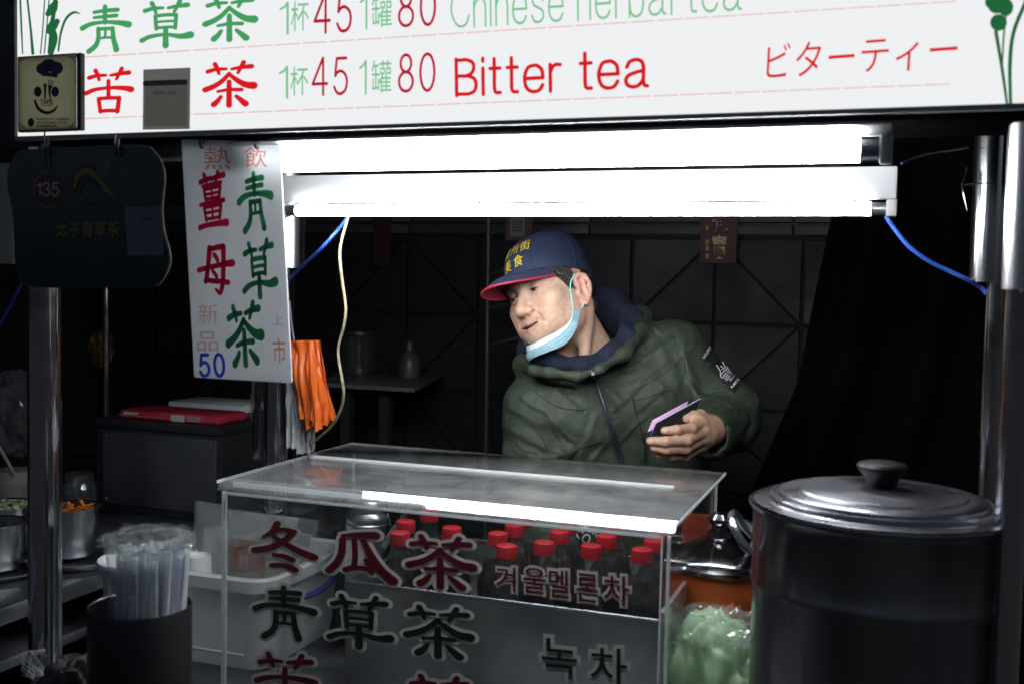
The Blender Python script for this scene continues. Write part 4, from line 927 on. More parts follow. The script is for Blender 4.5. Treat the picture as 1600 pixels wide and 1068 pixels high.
# ================================================================== PANS AND JARS AT LEFT
def pan(x, y, Y, rpx, h, label, m=STEEL):
    p = PY(x,y,Y); r = rpx*((p-EYE)@CB[2])/FPX; z0 = p[2]-h
    o = thing('steel_pan', label, 'pan', (p[0],Y,z0), 'round steel pans on the left counter')
    MB().lathe([(.0001,0),(r*.93,0),(r*.96,.004),(r*.97,h-.002),(r*1.05,h-.0005),(r*1.055,h+.001),(r*1.04,h+.0015),(r*.955,h),(r*.95,.006),(.0001,.006)], (p[0],Y,z0), 56).build('pan_wall', m, o)
    return o, p, r, z0
pan(110,790,1.62,43,PY(115,790,1.62)[2]-LZ-.018,'steel pan of carrot strips behind the left post')
CAR = mat('carrot', (.62,.17,.015), .45, var=.15, vscale=40)
cpn = PY(115,790,1.62); cr_ = thing('carrot_strips', 'orange carrot strips heaped in the steel pan', 'carrots', (cpn[0],1.62,cpn[2]-.04))
for k in range(46):
    a_ = random.uniform(0,6.28); r_ = .030*math.sqrt(random.random()); l = random.uniform(.016,.030)
    d = nrm([random.uniform(-1,1),random.uniform(-1,1),random.uniform(-.05,.55)]); c = np.array([cpn[0]+r_*math.cos(a_),1.62+r_*math.sin(a_),cpn[2]-.008+random.uniform(-.012,.010)])
    u = nrm(np.cross(d,[0,0,1])); w = np.cross(d,u)
    MB().box(c, (l,.0065,.002), np.stack([d,u,w],1)).build('carrot_strip', CAR, cr_, bevel=.0006, bseg=1)
ft = MB().lathe([(.0001,0),(.075,0),(.082,.010),(.096,.014),(.097,.0155),(.081,.0125),(.074,.003),(.0001,.003)], (cpn[0]+.01,1.62,LZ+.001), 48).build('flat_dish', STEEL_D); tag(ft,'flat dark steel dish under the pan of carrots','dish')
pan(-8,815,1.50,45,PY(-8,815,1.50)[2]-LZ-.014,'steel pan cut off at the left picture edge in front')
d2 = MB().lathe([(.0001,0),(.078,0),(.085,.008),(.100,.012),(.101,.0135),(.084,.0105),(.077,.003),(.0001,.003)], (PY(-8,815,1.5)[0],1.50,LZ+.001), 48).build('flat_dish', STEEL_D); tag(d2,'flat steel dish under the pan at the left picture edge','dish')
_, pp, pr_, pz_ = pan(15,787,1.78,46,.032,'shallow steel pan of pale chopped vegetable at the far left')
vg = thing('chopped_vegetable', 'pale green chopped vegetable filling the shallow pan at the far left', 'vegetable', (pp[0],1.78,pz_+.006))
VEG = mat('pale_cabbage', (.50,.56,.36), .5, var=.2, vscale=40)
for k in range(60):
    a_ = random.uniform(0,6.28); r_ = pr_*.88*math.sqrt(random.random()); c = np.array([pp[0]+r_*math.cos(a_),1.78+r_*math.sin(a_),pp[2]-.004+random.uniform(-.004,.004)])
    d = nrm([random.uniform(-1,1),random.uniform(-1,1),random.uniform(-.3,.3)]); u = nrm(np.cross(d,[0,0,1])); w = np.cross(d,u)
    MB().box(c, (random.uniform(.012,.022),.010,.003), np.stack([d,u,w],1)).build('chopped_piece', VEG, vg, bevel=.001, bseg=1)
st = MB().bx((pp[0]-.09,1.70,LZ+.001),(pp[0]+.08,1.86,pz_-.001)).build('steel_stand', STEEL_D, bevel=.003); tag(st,'low steel stand under the shallow pan at the far left','stand')
def jar(x, y, Y, rpx, h, label, fill, fh, lidded=False):
    p = PY(x,y,Y); r = rpx*((p-EYE)@CB[2])/FPX; z0 = p[2]-h; c = (p[0],Y,z0)
    o = thing('glass_jar', label, 'jar', c)
    MB().lathe([(.0001,.002),(r*.94,0),(r,.006),(r,h*.70),(r*.92,h*.80),(r*.78,h*.86),(r*.78,h*.90),(r*.84,h*.91),(r*.84,h*.94),(r*.78,h*.95),(r*.80,h)], c, 40).build('glass', GLASS, o)
    MB().lathe([(.0001,.004),(r*.90,.003),(r*.955,.008),(r*.955,fh),(.0001,fh)], c, 36).build('contents', fill, o)
    if lidded: MB().lathe([(r*.82,h*.93),(r*.9,h*.93),(r*.9,h*1.03),(r*.86,h*1.05),(.0001,h*1.05)], c, 40).build('lid', mat('frosted_lid',(.30,.31,.29),.4), o)
    return o
jar(124,738,1.78,26,PY(124,738,1.78)[2]-LZ,'open glass jar with an amber rest, beside the black box',mat('amber_syrup',(.20,.05,.012),.2),.035)
jar(22,742,1.98,30,PY(22,742,1.98)[2]-LZ,'cloudy glass jar with frosted lid at the far left',mat('cloudy_paste',(.34,.33,.26),.5),.08,True)
a, b = PY(24,742,1.94), PY(-6,690,1.94)
o = MB().tube([a, a*.6+b*.4, b, b+(b-a)*.5], [.0022,.004,.0045,.0045], 10).build('ladle_handle', mat('pale_wood',(.42,.34,.24),.5)); tag(o,'pale wooden spoon handle leaning out of the cloudy jar','spoon')
# front-left clutter: black cloth bag, scourer of wire string
V, F = crumple((PY(118,1050,1.06)[0],1.06,.910), (.055,.045,.108), 1.7, amp=.14)
o = MB().add(V,F).build('black_cloth_bag', mat('black_cloth',(.008,.008,.009),.8,bump=.3,bscale=200)); tag(o,'black cloth bundle beside the straw canister at bottom left','cloth')
sq_ = MB(); q0 = PY(53,1035,1.03)
P = [q0+np.array([.011*math.sin(k*1.7+.5*math.sin(k*.31)), .01*math.cos(k*1.13), .016*math.sin(k*.83+1)]) for k in np.linspace(0,60,64)]
P += [q0+np.array([.008,0,.02]), q0+np.array([.012,0,.032]), q0+np.array([.016,-.002,.041])]
sq_.tube(catmull(P,2), .0004, 5); o = sq_.build('tangled_string', mat('pale_string',(.42,.42,.42),.6)); tag(o,'tangle of pale string on the black cloth at bottom left','string')
fp = MB().bx((-1.33,.985,CZ+.0005),(-.93,1.0,CZ+.02)).build('counter_lip', STEEL_D, ct, bevel=.002)

# ================================================================== HANGING PLASTIC BAGS ON THE REAR POST
def sheets(name, label, cols, m, n, seed, Y, jag=.004):
    r = random.Random(seed); o = thing(name, label, 'plastic bags', PY(cols[-1][0],cols[-1][2],Y))
    for k in range(n):
        f = k/(n-1); G = []; lenk = r.uniform(.86,1.02); sh = r.uniform(-4,4); wk = r.uniform(.75,1.0); tw = r.uniform(-.02,.02)
        for i in range(25):
            v = i/24; vv = v*(len(cols)-1); a_ = min(int(vv),len(cols)-2); tt = vv-a_
            xl_ = cols[a_][0]*(1-tt)+cols[a_+1][0]*tt; xr_ = cols[a_][1]*(1-tt)+cols[a_+1][1]*tt; y_ = cols[a_][2]*(1-tt)+cols[a_+1][2]*tt
            row = []
            for j in range(15):
                u = j/14; x = xl_+(xr_-xl_)*((1-wk)*.5+u*wk)+sh*v
                yy = cols[0][2]+(y_-cols[0][2])*lenk + (r.uniform(-4,4) if i == 24 else 0)
                p = PY(x+1.6*math.sin(v*5+k*1.9),yy,Y); p[1] += (f-.5)*.05+.010*math.sin(u*9+k*1.3+v*4)*(.3+v)+.004*math.sin(v*9+k)+tw*(u-.5)*v
                row.append(p)
            G.append(row)
        MB().grid(G).build('bag_sheet', m, o, angle=80)
    return o
sheets('orange_bag_bundle','bundle of orange plastic bags hung on the post beside the hanging menu',[(456,494,532),(462,500,570),(474,510,620),(482,517,665)],translucent('orange_film',(.80,.17,.025),.35,.3),12,2,1.80)
sheets('white_bag_bundle','bundle of thin white plastic bags hanging below the hanging menu',[(450,458,586),(458,473,615),(460,478,650),(463,482,706)],translucent('white_film',(.68,.71,.74),.35,.35),9,4,1.83)
sheets('clear_bag_bundle','greyish clear plastic bags hanging left of the rear post',[(396,412,560),(398,414,620),(403,414,660),(406,416,716)],clear('grey_bag_film',(.9,.9,.92),.30,hcol=(.5,.5,.52),rough=.15,bump=.3,bscale=40,trl=True),5,6,1.90)
cable('black_strap','black strap hanging in front of the clear bags',[(402,590,1.86),(404,620,1.86),(400,650,1.86),(399,700,1.86)],.006,BLACKP)

# ================================================================== THINGS IN THE DARK BEHIND
tbk = thing('work_table','steel work table in the dark behind, its edge catching light','table',(-1.9,2.95,0))
a, b = PY(505,596,2.75), PY(655,590,2.75)
a[0] -= .02
MB().hexa([(a[0],2.72,a[2]-.012),(b[0],2.72,a[2]-.012),(b[0]-.12,3.2,a[2]-.012),(a[0]-.12,3.2,a[2]-.012),(a[0],2.72,a[2]),(b[0],2.72,a[2]),(b[0]-.12,3.2,a[2]),(a[0]-.12,3.2,a[2])]).build('top', mat('pale_counter',(.09,.093,.097),.5,var=.2,vscale=8), tbk, bevel=.002)
for x in (a[0]+.05,b[0]-.15): MB().bx((x,2.8,0),(x+.03,2.83,a[2]-.013)).build('leg',BLACKM,tbk,smooth=False)
def small_lathe(name, label, cat, x, y, Y, prof, m):
    p = PY(x,y,Y); o = MB().lathe(prof, p, 28).build(name, m); return tag(o,label,cat)
tz_ = a[2]
p = PY(640,556,3.0)
bt = thing('condiment_bottle','small white and green bottle on the table in the dark behind','bottle',(p[0],3.0,tz_+.001))
MB().lathe([(.0001,0),(.032,0),(.034,.01),(.034,.05),(.026,.07),(.012,.085),(.011,.11),(.0001,.112)],(p[0],3.0,tz_+.001),28).build('body',mat('olive_label_bottle',(.04,.05,.02),.4,col2=(.08,.08,.08),vscale=25),bt)
p2 = PY(560,556,3.0)
jg = thing('water_dispenser','glass dispenser with steel lid on the dark table behind','dispenser',(p2[0],3.0,tz_+.001))
MB().lathe([(.0001,.002),(.05,0),(.055,.006),(.055,.12),(.05,.125)],(p2[0],3.0,tz_+.001),32).build('glass',GLASS,jg); MB().lathe([(.05,.126),(.058,.127),(.058,.137),(.04,.145),(.0001,.148)],(p2[0],3.0,tz_+.001),32).build('lid',BLACKM,jg)
# chrome rack behind the vendor's head
rk = thing('chrome_rack','tall pale tube rack standing behind the vendor','rack',PY(770,600,2.85))
RKM = mat('pale_chrome',(.05,.05,.052),.5,.3)
for x in (763,815): MB().tube([PY(x,330,2.85)+np.array([0,0,.12]),PY(x,640,2.85)+np.array([0,0,-.6])], .007, 10).build('upright',RKM,rk)
for y in (360,422,477,533): MB().tube(catmull([PY(763,y+6,2.85),PY(775,y+3,2.84),PY(800,y-3,2.84),PY(815,y-8,2.85)],4), .005, 8).build('rung',RKM,rk)
sn = thing('small_red_sign','small red and white notice high up behind the cap','notice',PY(812,376,2.80))
MB().bx((PY(790,345,2.8)[0],2.80,PY(812,376,2.8)[2]),(PY(832,345,2.8)[0],2.806,PY(812,300,2.8)[2])).build('board',mat('dull_red',(.05,.014,.010),.6),sn,smooth=False)
flat_px(sn,[[(797,370),(820,369),(820,338),(797,339)]],2.80,mat('grey_print',(.10,.10,.11),.5),name='print_panel'); put_font(sn,'回',fbox(801,345,816,363,2.80),INK,off=.0016,bold=.02)
# thin pole, clear bag and clutter in the dark at left
o = MB().tube([PY(165,430,2.5)+np.array([0,0,.6]),PY(168,640,2.5)+np.array([0,0,-1.0])],.010,12).build('thin_pole',STEEL_P); tag(o,'thin steel pole in the dark between green board and black box','pole')
V, F = crumple(PY(22,645,2.3), (.10,.06,.11), 9.9, amp=.35); o = MB().add(V,F).build('clear_bag', clear('smoky_film',(.9,.9,.9),.16,hcol=(.5,.5,.5),rough=.12,bump=.3,bscale=30), angle=22); tag(o,'crumpled clear plastic bag hanging in the dark at the far left','plastic bag')
V, F = crumple(PY(158,545,2.6), (.03,.03,.05), 4.4, amp=.4); o = MB().add(V,F).build('yellow_packet', mat('dim_yellow',(.12,.06,.01),.4), angle=22); tag(o,'yellow packet hanging on the thin pole in the dark','packet')
nb = thing('neighbour_notice','pale notice cut off by the left picture edge beside the green board','notice',PY(8,412,1.6))
MB().bx((PY(-30,400,1.6)[0],1.60,PY(8,412,1.6)[2]),(PY(21,400,1.6)[0],1.603,PY(8,255,1.6)[2])).build('board',mat('dim_notice',(.24,.24,.23),.5,var=.15,vscale=20),nb,smooth=False)
# ================================================================== THE VENDOR
# --- implicit surfaces meshed with surface nets
def surface_nets(fn, lo, hi, h):
    lo = np.array(lo, float); hi = np.array(hi, float); n = np.ceil((hi-lo)/h).astype(int)+1
    ax = [lo[i]+h*np.arange(n[i]) for i in range(3)]
    X, Y, Z = np.meshgrid(*[a.astype(np.float32) for a in ax], indexing='ij')
    D = fn(X, Y, Z).astype(np.float32); del X, Y, Z
    ins = D < 0
    c = [D[i:n[0]-1+i, j:n[1]-1+j, k:n[2]-1+k] for i in (0,1) for j in (0,1) for k in (0,1)]
    cs = [ins[i:n[0]-1+i, j:n[1]-1+j, k:n[2]-1+k] for i in (0,1) for j in (0,1) for k in (0,1)]
    cnt = sum(x.astype(np.int8) for x in cs); act = (cnt > 0) & (cnt < 8)
    idx = np.argwhere(act); cv = np.stack([x[act] for x in c], 1); ci = cv < 0
    off = np.array([(i,j,k) for i in (0,1) for j in (0,1) for k in (0,1)], float)
    acc = np.zeros((len(idx),3)); w = np.zeros(len(idx))
    for a in range(8):
        for b in range(a+1, 8):
            if np.abs(off[a]-off[b]).sum() != 1: continue
            cr = ci[:,a] != ci[:,b]; t = np.where(cr, cv[:,a]/(cv[:,a]-cv[:,b]+1e-12), 0)
            p = off[a]+(off[b]-off[a])*t[:,None]; acc[cr] += p[cr]; w += cr
    V = lo+h*(idx+acc/w[:,None])
    vid = -np.ones(act.shape, int); vid[act] = np.arange(len(idx)); F = []
    for d in range(3):
        e = [0,0,0]; e[d] = 1
        A = ins[tuple(slice(0,n[i]-e[i]) for i in range(3))]; B = ins[tuple(slice(e[i],n[i]) for i in range(3))]
        g = np.argwhere(A != B); u, v = [(1,2),(2,0),(0,1)][d]
        g = g[(g[:,u] > 0) & (g[:,v] > 0) & (g[:,u] < n[u]-1) & (g[:,v] < n[v]-1)]
        du = np.zeros(3,int); du[u] = 1; dv = np.zeros(3,int); dv[v] = 1
        q = np.stack([vid[tuple((g-du-dv).T)], vid[tuple((g-dv).T)], vid[tuple(g.T)], vid[tuple((g-du).T)]], 1)
        fl = ~A[tuple(g.T)]; q[fl] = q[fl][:, ::-1]; F.append(q)
    return V, np.vstack(F)
def smin(a, b, k): h = np.clip(.5+.5*(b-a)/k, 0, 1); return b*(1-h)+a*h-k*h*(1-h)
def smax(a, b, k): return -smin(-a, -b, k)
def ell(x, y, z, c, r):
    px, py, pz = (x-c[0])/r[0], (y-c[1])/r[1], (z-c[2])/r[2]
    k0 = np.sqrt(px*px+py*py+pz*pz)+1e-9; k1 = np.sqrt((px/r[0])**2+(py/r[1])**2+(pz/r[2])**2)+1e-9
    return k0*(k0-1)/k1
def capsule(x, y, z, a, b, ra, rb=None):
    rb = ra if rb is None else rb; a = np.asarray(a, float); b = np.asarray(b, float); d = b-a
    h = np.clip(((x-a[0])*d[0]+(y-a[1])*d[1]+(z-a[2])*d[2])/(d@d+1e-12), 0, 1)
    return np.sqrt((x-a[0]-h*d[0])**2+(y-a[1]-h*d[1])**2+(z-a[2]-h*d[2])**2)-(ra+(rb-ra)*h)
def qmesh(name, V, F, m, parent, smooth=True):
    me = bpy.data.meshes.new(name); base = ROOTLOC[person]; me.from_pydata((V-base).tolist(), [], F.tolist() if hasattr(F,'tolist') else F)
    me.materials.append(m); o = link(name, me, parent)
    if smooth: me.shade_smooth()
    return o
def relax(V, F, it=2, lam=.5):
    E_ = np.vstack([F[:,[0,1]],F[:,[1,2]],F[:,[2,3]],F[:,[3,0]]]); 
    for _ in range(it):
        s = np.zeros_like(V); c = np.zeros(len(V)); np.add.at(s,E_[:,0],V[E_[:,1]]); np.add.at(c,E_[:,0],1); np.add.at(s,E_[:,1],V[E_[:,0]]); np.add.at(c,E_[:,1],1)
        V = V+lam*(s/np.maximum(1,c)[:,None]-V)
    return V

PERSON_LOC = np.array([-.50,2.2,0.0])
person = None
# --- head frame: x = his right, y = forward, z = up
def head_matrix(psi, rho, th):
    cr, sr, cp, sp, c_, s_ = math.cos(rho), math.sin(rho), math.cos(psi), math.sin(psi), math.cos(th), math.sin(th)
    Rz = np.array([[cr,-sr,0],[sr,cr,0],[0,0,1]]); Ry = np.array([[cp,0,-sp],[0,1,0],[sp,0,cp]]); Rx = np.array([[1,0,0],[0,c_,-s_],[0,s_,c_]])
    N = np.array([[-1,0,0],[0,0,1],[0,1,0]], float); B = np.array([CB[0],-CB[1],-CB[2]]).T
    return B@Rz@Ry@Rx@N
HM = head_matrix(math.radians(42.5), math.radians(25.5), math.radians(-13.0))
HO = PD(864.5,465.0,2.166)
HS = .97
def H2W(p): return HO+HS*(np.asarray(p, float)@HM.T)
def W2H(p): return ((np.asarray(p, float)-HO)@HM)/HS
neck_base = W2H(PD(948,592,2.245))
EYEC = (.0310,.0745,.0125)
def head_sdf(x, y, z):
    ax = np.abs(x)
    d = ell(x,y,z,(0,-.008,.040),(.0755,.093,.086))
    d = smin(d, ell(x,y,z,(0,.026,-.024),(.0675,.064,.080)), .03)
    d = smin(d, ell(x,y,z,(0,.040,-.067),(.055,.046,.033)), .03)
    d = smin(d, ell(ax,y,z,(.050,.014,-.052),(.018,.024,.024)), .035)
    d = smin(d, ell(x,y,z,(0,.077,-.087),(.021,.014,.014)), .02)
    d = smin(d, ell(ax,y,z,(.046,.060,-.014),(.022,.020,.018)), .022)
    d = smin(d, ell(ax,y,z,(.038,.064,-.044),(.018,.017,.024)), .022)
    d = smin(d, capsule(ax,y,z,(.008,.0865,.032),(.046,.070,.034),.0095), .016)
    d = smax(d, -ell(ax,y,z,(.031,.099,.0125),(.0185,.0150,.0110)), .014)
    d = smin(d, capsule(x,y,z,(0,.084,.022),(0,.105,-.020),.0075,.0105), .012)
    d = smin(d, ell(x,y,z,(0,.1065,-.0250),(.0140,.0120,.0110)), .008)
    d = smin(d, ell(ax,y,z,(.0155,.0955,-.028),(.0090,.0095,.0082)), .007)
    d = smax(d, -ell(ax,y,z,(.0068,.1015,-.0375),(.0042,.0065,.0045)), .003)
    d = smin(d, ell(x,y,z,(0,.076,-.060),(.034,.021,.026)), .02)
    d = smax(d, -capsule(ax,y,z,(.020,.0955,-.032),(.035,.0815,-.060),.0016,.0026), .009)
    d = smin(d, capsule(ax,y,z,(0,.0985,-.0515),(.0275,.0850,-.0535),.0052,.0026), .005)
    d = smin(d, capsule(ax,y,z,(0,.0970,-.0650),(.0260,.0845,-.0570),.0066,.0028), .005)
    d = smax(d, -ell(x,y,z-.004*(ax/.024)**2,(0,.1000,-.0580),(.0235,.0220,.0026)), .002)
    # lids
    e = np.sqrt((ax-EYEC[0])**2+(y-EYEC[1])**2+(z-EYEC[2])**2)
    d = smin(d, np.maximum(e-.0142, (EYEC[2]+.0014-.16*(ax-EYEC[0])-14*(ax-EYEC[0])**2)-z), .004)
    d = smin(d, np.maximum(e-.0140, z-(EYEC[2]-.0038+8*(ax-EYEC[0])**2)), .004)
    # ear
    ax0 = ax; ax = .078+(ax-.0735); yy, zz = y-.012, z+.010
    ear = ell(ax,yy,zz,(.0800,-.016,.000),(.0062,.0150,.0260))
    rim = None
    ch = [(.0775,-.002,.010),(.0805,-.004,.024),(.0855,-.014,.0315),(.0905,-.026,.0260),(.0920,-.031,.010),(.0900,-.0285,-.008),(.0865,-.0215,-.022),(.0835,-.0125,-.0300),(.0795,-.0060,-.0265)]
    rr = [.0036,.0042,.0045,.0046,.0044,.0042,.0044,.0058,.0045]
    for a, b, r1, r2 in zip(ch[:-1], ch[1:], rr[:-1], rr[1:]):
        q = capsule(ax,yy,zz,a,b,r1,r2); rim = q if rim is None else np.minimum(rim,q)
    ear = smin(ear, rim, .006)
    ear = smin(ear, capsule(ax,yy,zz,(.0870,-.0200,.0180),(.0865,-.0205,-.0100),.0036,.0036), .005)
    ear = smax(ear, -ell(ax,yy,zz,(.0905,-.0115,-.0030),(.0085,.0070,.0120)), .004)
    ear = smin(ear, ell(ax,yy,zz,(.0815,-.0025,-.0060),(.0040,.0035,.0060)), .003)
    ax = ax0; d = smin(d, ear, .005)
    # neck
    d = smin(d, capsule(x,y,z,(0,-.022,-.045),neck_base,.055,.050), .022)
    d = smin(d, capsule(ax,y,z,(.058,-.030,-.035),(.018,.0,-.17),.012,.012), .022)
    return d
hV, hF = surface_nets(head_sdf, (-.105,-.125,-.23), (.105,.135,.145), .0019)
hV = relax(hV, hF, 1, .35)
headV = H2W(hV)
J = dict(neck=PD(948,592,2.22), chest=PD(955,690,2.27), pelvis=PD(1000,960,2.36), lsh=PD(1050,556,2.27), lel=PD(1136,652,2.25), lwr=PD(1112,676,2.08),
         rsh=PD(846,640,2.20), rel=PD(826,775,2.17), rwr=PD(880,880,2.03))
# --- hand (fingers closed round a phone), built in picture coordinates + depth
def hp(x, y, d): return PD(960+x/5.342, 540+y/5.342, d)
FING = [ # knuckle, middle joint, end joint, tip, radius
 [hp(722,640,2.010),hp(640,690,1.966),hp(520,702,1.942),hp(420,708,1.944)],
 [hp(735,715,2.005),hp(600,790,1.950),hp(430,800,1.926),hp(300,795,1.934)],
 [hp(735,775,2.010),hp(590,860,1.956),hp(440,868,1.932),hp(330,848,1.938)],
 [hp(722,835,2.020),hp(590,920,1.974),hp(470,928,1.950),hp(370,905,1.948)]]
FR = [.0098,.0102,.0098,.0086]
wrist = hp(800,700,2.060); palm = hp(728,740,2.030)
def hand_sdf(x, y, z):
    d = capsule(x,y,z,J['lel'],wrist,.030,.026)
    d = smin(d, capsule(x,y,z,wrist,hp(752,735,2.030),.026,.027), .02)
    for i, f in enumerate(FING):
        d = smin(d, capsule(x,y,z,hp(775,690+i*25,2.040),f[0],.015,FR[i]*1.22), .012)
    fd = None
    for i, f in enumerate(FING):
        r = FR[i]; q = capsule(x,y,z,f[0],f[1],r*1.2,r*1.05)
        q = smin(q, capsule(x,y,z,f[1],f[2],r*1.04,r*.93), .004); q = smin(q, capsule(x,y,z,f[2],f[3],r*.95,r*.80), .004)
        q = smin(q, ell(x,y,z,f[1],(r*1.12,)*3), .004)
        fd = q if fd is None else smin(fd, q, .0022)
    d = smin(d, fd, .008)
    th = [hp(775,655,2.045),hp(716,585,2.030),hp(665,590,2.012),hp(600,610,2.004)]
    q = capsule(x,y,z,th[0],th[1],.017,.0125); q = smin(q, capsule(x,y,z,th[1],th[2],.0125,.0112), .005); q = smin(q, capsule(x,y,z,th[2],th[3],.0112,.0085), .004)
    return smin(d, q, .010)
allp = np.vstack([np.array(f) for f in FING]+[[wrist, J['lel']]])
gV, gF = surface_nets(hand_sdf, allp.min(0)-.045, allp.max(0)+.045, .0019)
gV = relax(gV, gF, 1, .3)
# --- body inside the clothes
hipz = J['pelvis'][2]
LEGX = [(J['pelvis'][0]-.09, J['pelvis'][1]), (J['pelvis'][0]+.09, J['pelvis'][1])]
def body_sdf(x, y, z):
    d = capsule(x,y,z,J['chest']+np.array([.02,.06,0]),J['pelvis'],.075,.10)
    d = smin(d, capsule(x,y,z,J['lsh'],J['rsh'],.045), .04); d = smin(d, capsule(x,y,z,J['neck']+np.array([.0,.03,-.02]),J['chest']+np.array([.02,.06,0]),.045,.06), .04)
    for a, b, c in (('lsh','lel','lwr'),('rsh','rel','rwr')):
        d = smin(d, capsule(x,y,z,J[a],J[b],.045,.036), .02); d = smin(d, capsule(x,y,z,J[b],J[c],.035,.026), .02)
    for (lx, ly) in LEGX:
        d = smin(d, capsule(x,y,z,(lx,ly,hipz-.02),(lx,ly+.02,hipz*.52),.078,.058), .03); d = smin(d, capsule(x,y,z,(lx,ly+.02,hipz*.52),(lx,ly+.04,.08),.055,.042), .02)
        d = smin(d, capsule(x,y,z,(lx,ly+.04,.045),(lx,ly-.13,.035),.042,.034), .02)
    d = smin(d, capsule(x,y,z,J['rwr'],J['rwr']+np.array([.03,-.09,-.03]),.028,.016), .02)
    return d
bV, bF = surface_nets(body_sdf, (-1.0,1.75,-.02), (-.15,2.6,1.5), .010)
bV = relax(bV, bF, 2)
# one body mesh
SKIN = mat('skin', (.42,.25,.18), .44, attr='tone', var=.14, vscale=120, sss=.10, bump=.30, bscale=430, spec=.35, rvar=.1)
person = bpy.data.objects.new('person', None)
ROOTLOC[person] = PERSON_LOC
nv = [len(headV), len(gV), len(bV)]
VV = np.vstack([headV, gV, bV]); FF = np.vstack([hF, gF+nv[0], bF+nv[0]+nv[1]])
bpy.data.objects.remove(person)
me = bpy.data.meshes.new('person'); me.from_pydata((VV-PERSON_LOC).tolist(), [], FF.tolist()); me.materials.append(SKIN); me.shade_smooth()
person = link('person', me); person.location = Vector(PERSON_LOC); ROOTLOC[person] = PERSON_LOC
tag(person, 'vendor in navy cap and green jacket holding a phone, blue mask under his chin', 'person')
# local skin tones
tone = np.tile(np.array([.44,.285,.20]), (len(VV),1))
x, y, z = hV.T; ax = np.abs(x)
def blend(mask, col): 
    mm = np.clip(mask,0,1)[:,None]; tone[:nv[0]] = tone[:nv[0]]*(1-mm)+np.array(col)*mm
def gs(c, r, s=ax): return np.exp(-(((s-c[0])/r[0])**2+((y-c[1])/r[1])**2+((z-c[2])/r[2])**2))
blend(.55*gs((.04,.07,-.03),(.022,.03,.022)), (.50,.25,.18))
blend(.75*gs((0,.105,-.026),(.014,.014,.012)), (.50,.25,.185))
blend(.6*(ax > .0735)*(np.abs(z) < .05), (.52,.235,.18))
blend(.55*gs((0,.085,-.098),(.038,.03,.020)), (.33,.215,.17)); blend(.5*gs((0,.095,-.045),(.026,.02,.007)), (.33,.215,.17))
lip = np.clip(1.6*np.exp(-((z+.0590-7*ax**2)/.0088)**4)*np.exp(-(ax/.0265)**6)*(y > .078), 0, 1); blend(.6*lip, (.38,.155,.13))
blend(.9*(np.abs(z+.0580-7*ax**2) < .0026)*(ax < .023)*(y < .0945)*(y > .06), (.06,.02,.018))
brow = np.exp(-((z-(.031+.10*(ax-.02)-2.2*(ax-.03)**2))/.0036)**2)*np.exp(-((ax-.031)/.017)**6)*(y > .05); blend(.8*brow, (.03,.024,.022))
lash = np.exp(-((z-(EYEC[2]+.0016-14*(ax-EYEC[0])**2))/.0010)**2)*np.exp(-((ax-EYEC[0])/.0130)**6)*(y > .07); blend(.75*lash, (.05,.03,.028))
for (mx, my, mz) in ((-.052,.055,.008),(-.040,.075,-.052),(-.061,.035,-.03)):
    blend(.8*np.exp(-(((x-mx)/.0016)**2+((y-my)/.004)**2+((z-mz)/.0016)**2)), (.12,.05,.035))
hair_m = np.clip((z-np.maximum(-.006,1.5*(y-.032)))/.006,0,1)*(y < .066)*np.clip((ax-.048)/.004,0,1)*(ax < .0745)*((y > .010)|(z > .024)); blend(.92*hair_m, (.018,.017,.018))
back_m = (y < -.028)*(z > -.045)*np.clip((-.028-y)/.01,0,1); blend(.85*back_m*(ax < .079), (.035,.032,.03))
# hand tones: knuckles and nails
hy = gV
for f, r in zip(FING, FR):
    for c, rad, col, s in ((f[1],.010,(.40,.20,.15),.5),(f[2],.008,(.42,.21,.16),.45)):
        mm = s*np.exp(-(np.linalg.norm(hy-c,axis=1)/rad)**2)[:,None]; sl = slice(nv[0],nv[0]+nv[1]); tone[sl] = tone[sl]*(1-mm)+np.array(col)*mm
    nail = f[3]+(EYE-f[3])/np.linalg.norm(EYE-f[3])*r*.8+(f[3]-f[2])*.02
    mm = .8*(np.linalg.norm(hy-nail,axis=1) < .0052)[:,None]; sl = slice(nv[0],nv[0]+nv[1]); tone[sl] = tone[sl]*(1-mm)+np.array((.60,.38,.32))*mm
tone[nv[0]:nv[0]+nv[1]] *= np.array([.80,.76,.74])  # whole hand darkened: tanner skin, and its shadow put into the tone
at = me.color_attributes.new('tone','FLOAT_COLOR','POINT'); at.data.foreach_set('color', np.hstack([tone, np.ones((len(tone),1))]).astype(np.float32).ravel())

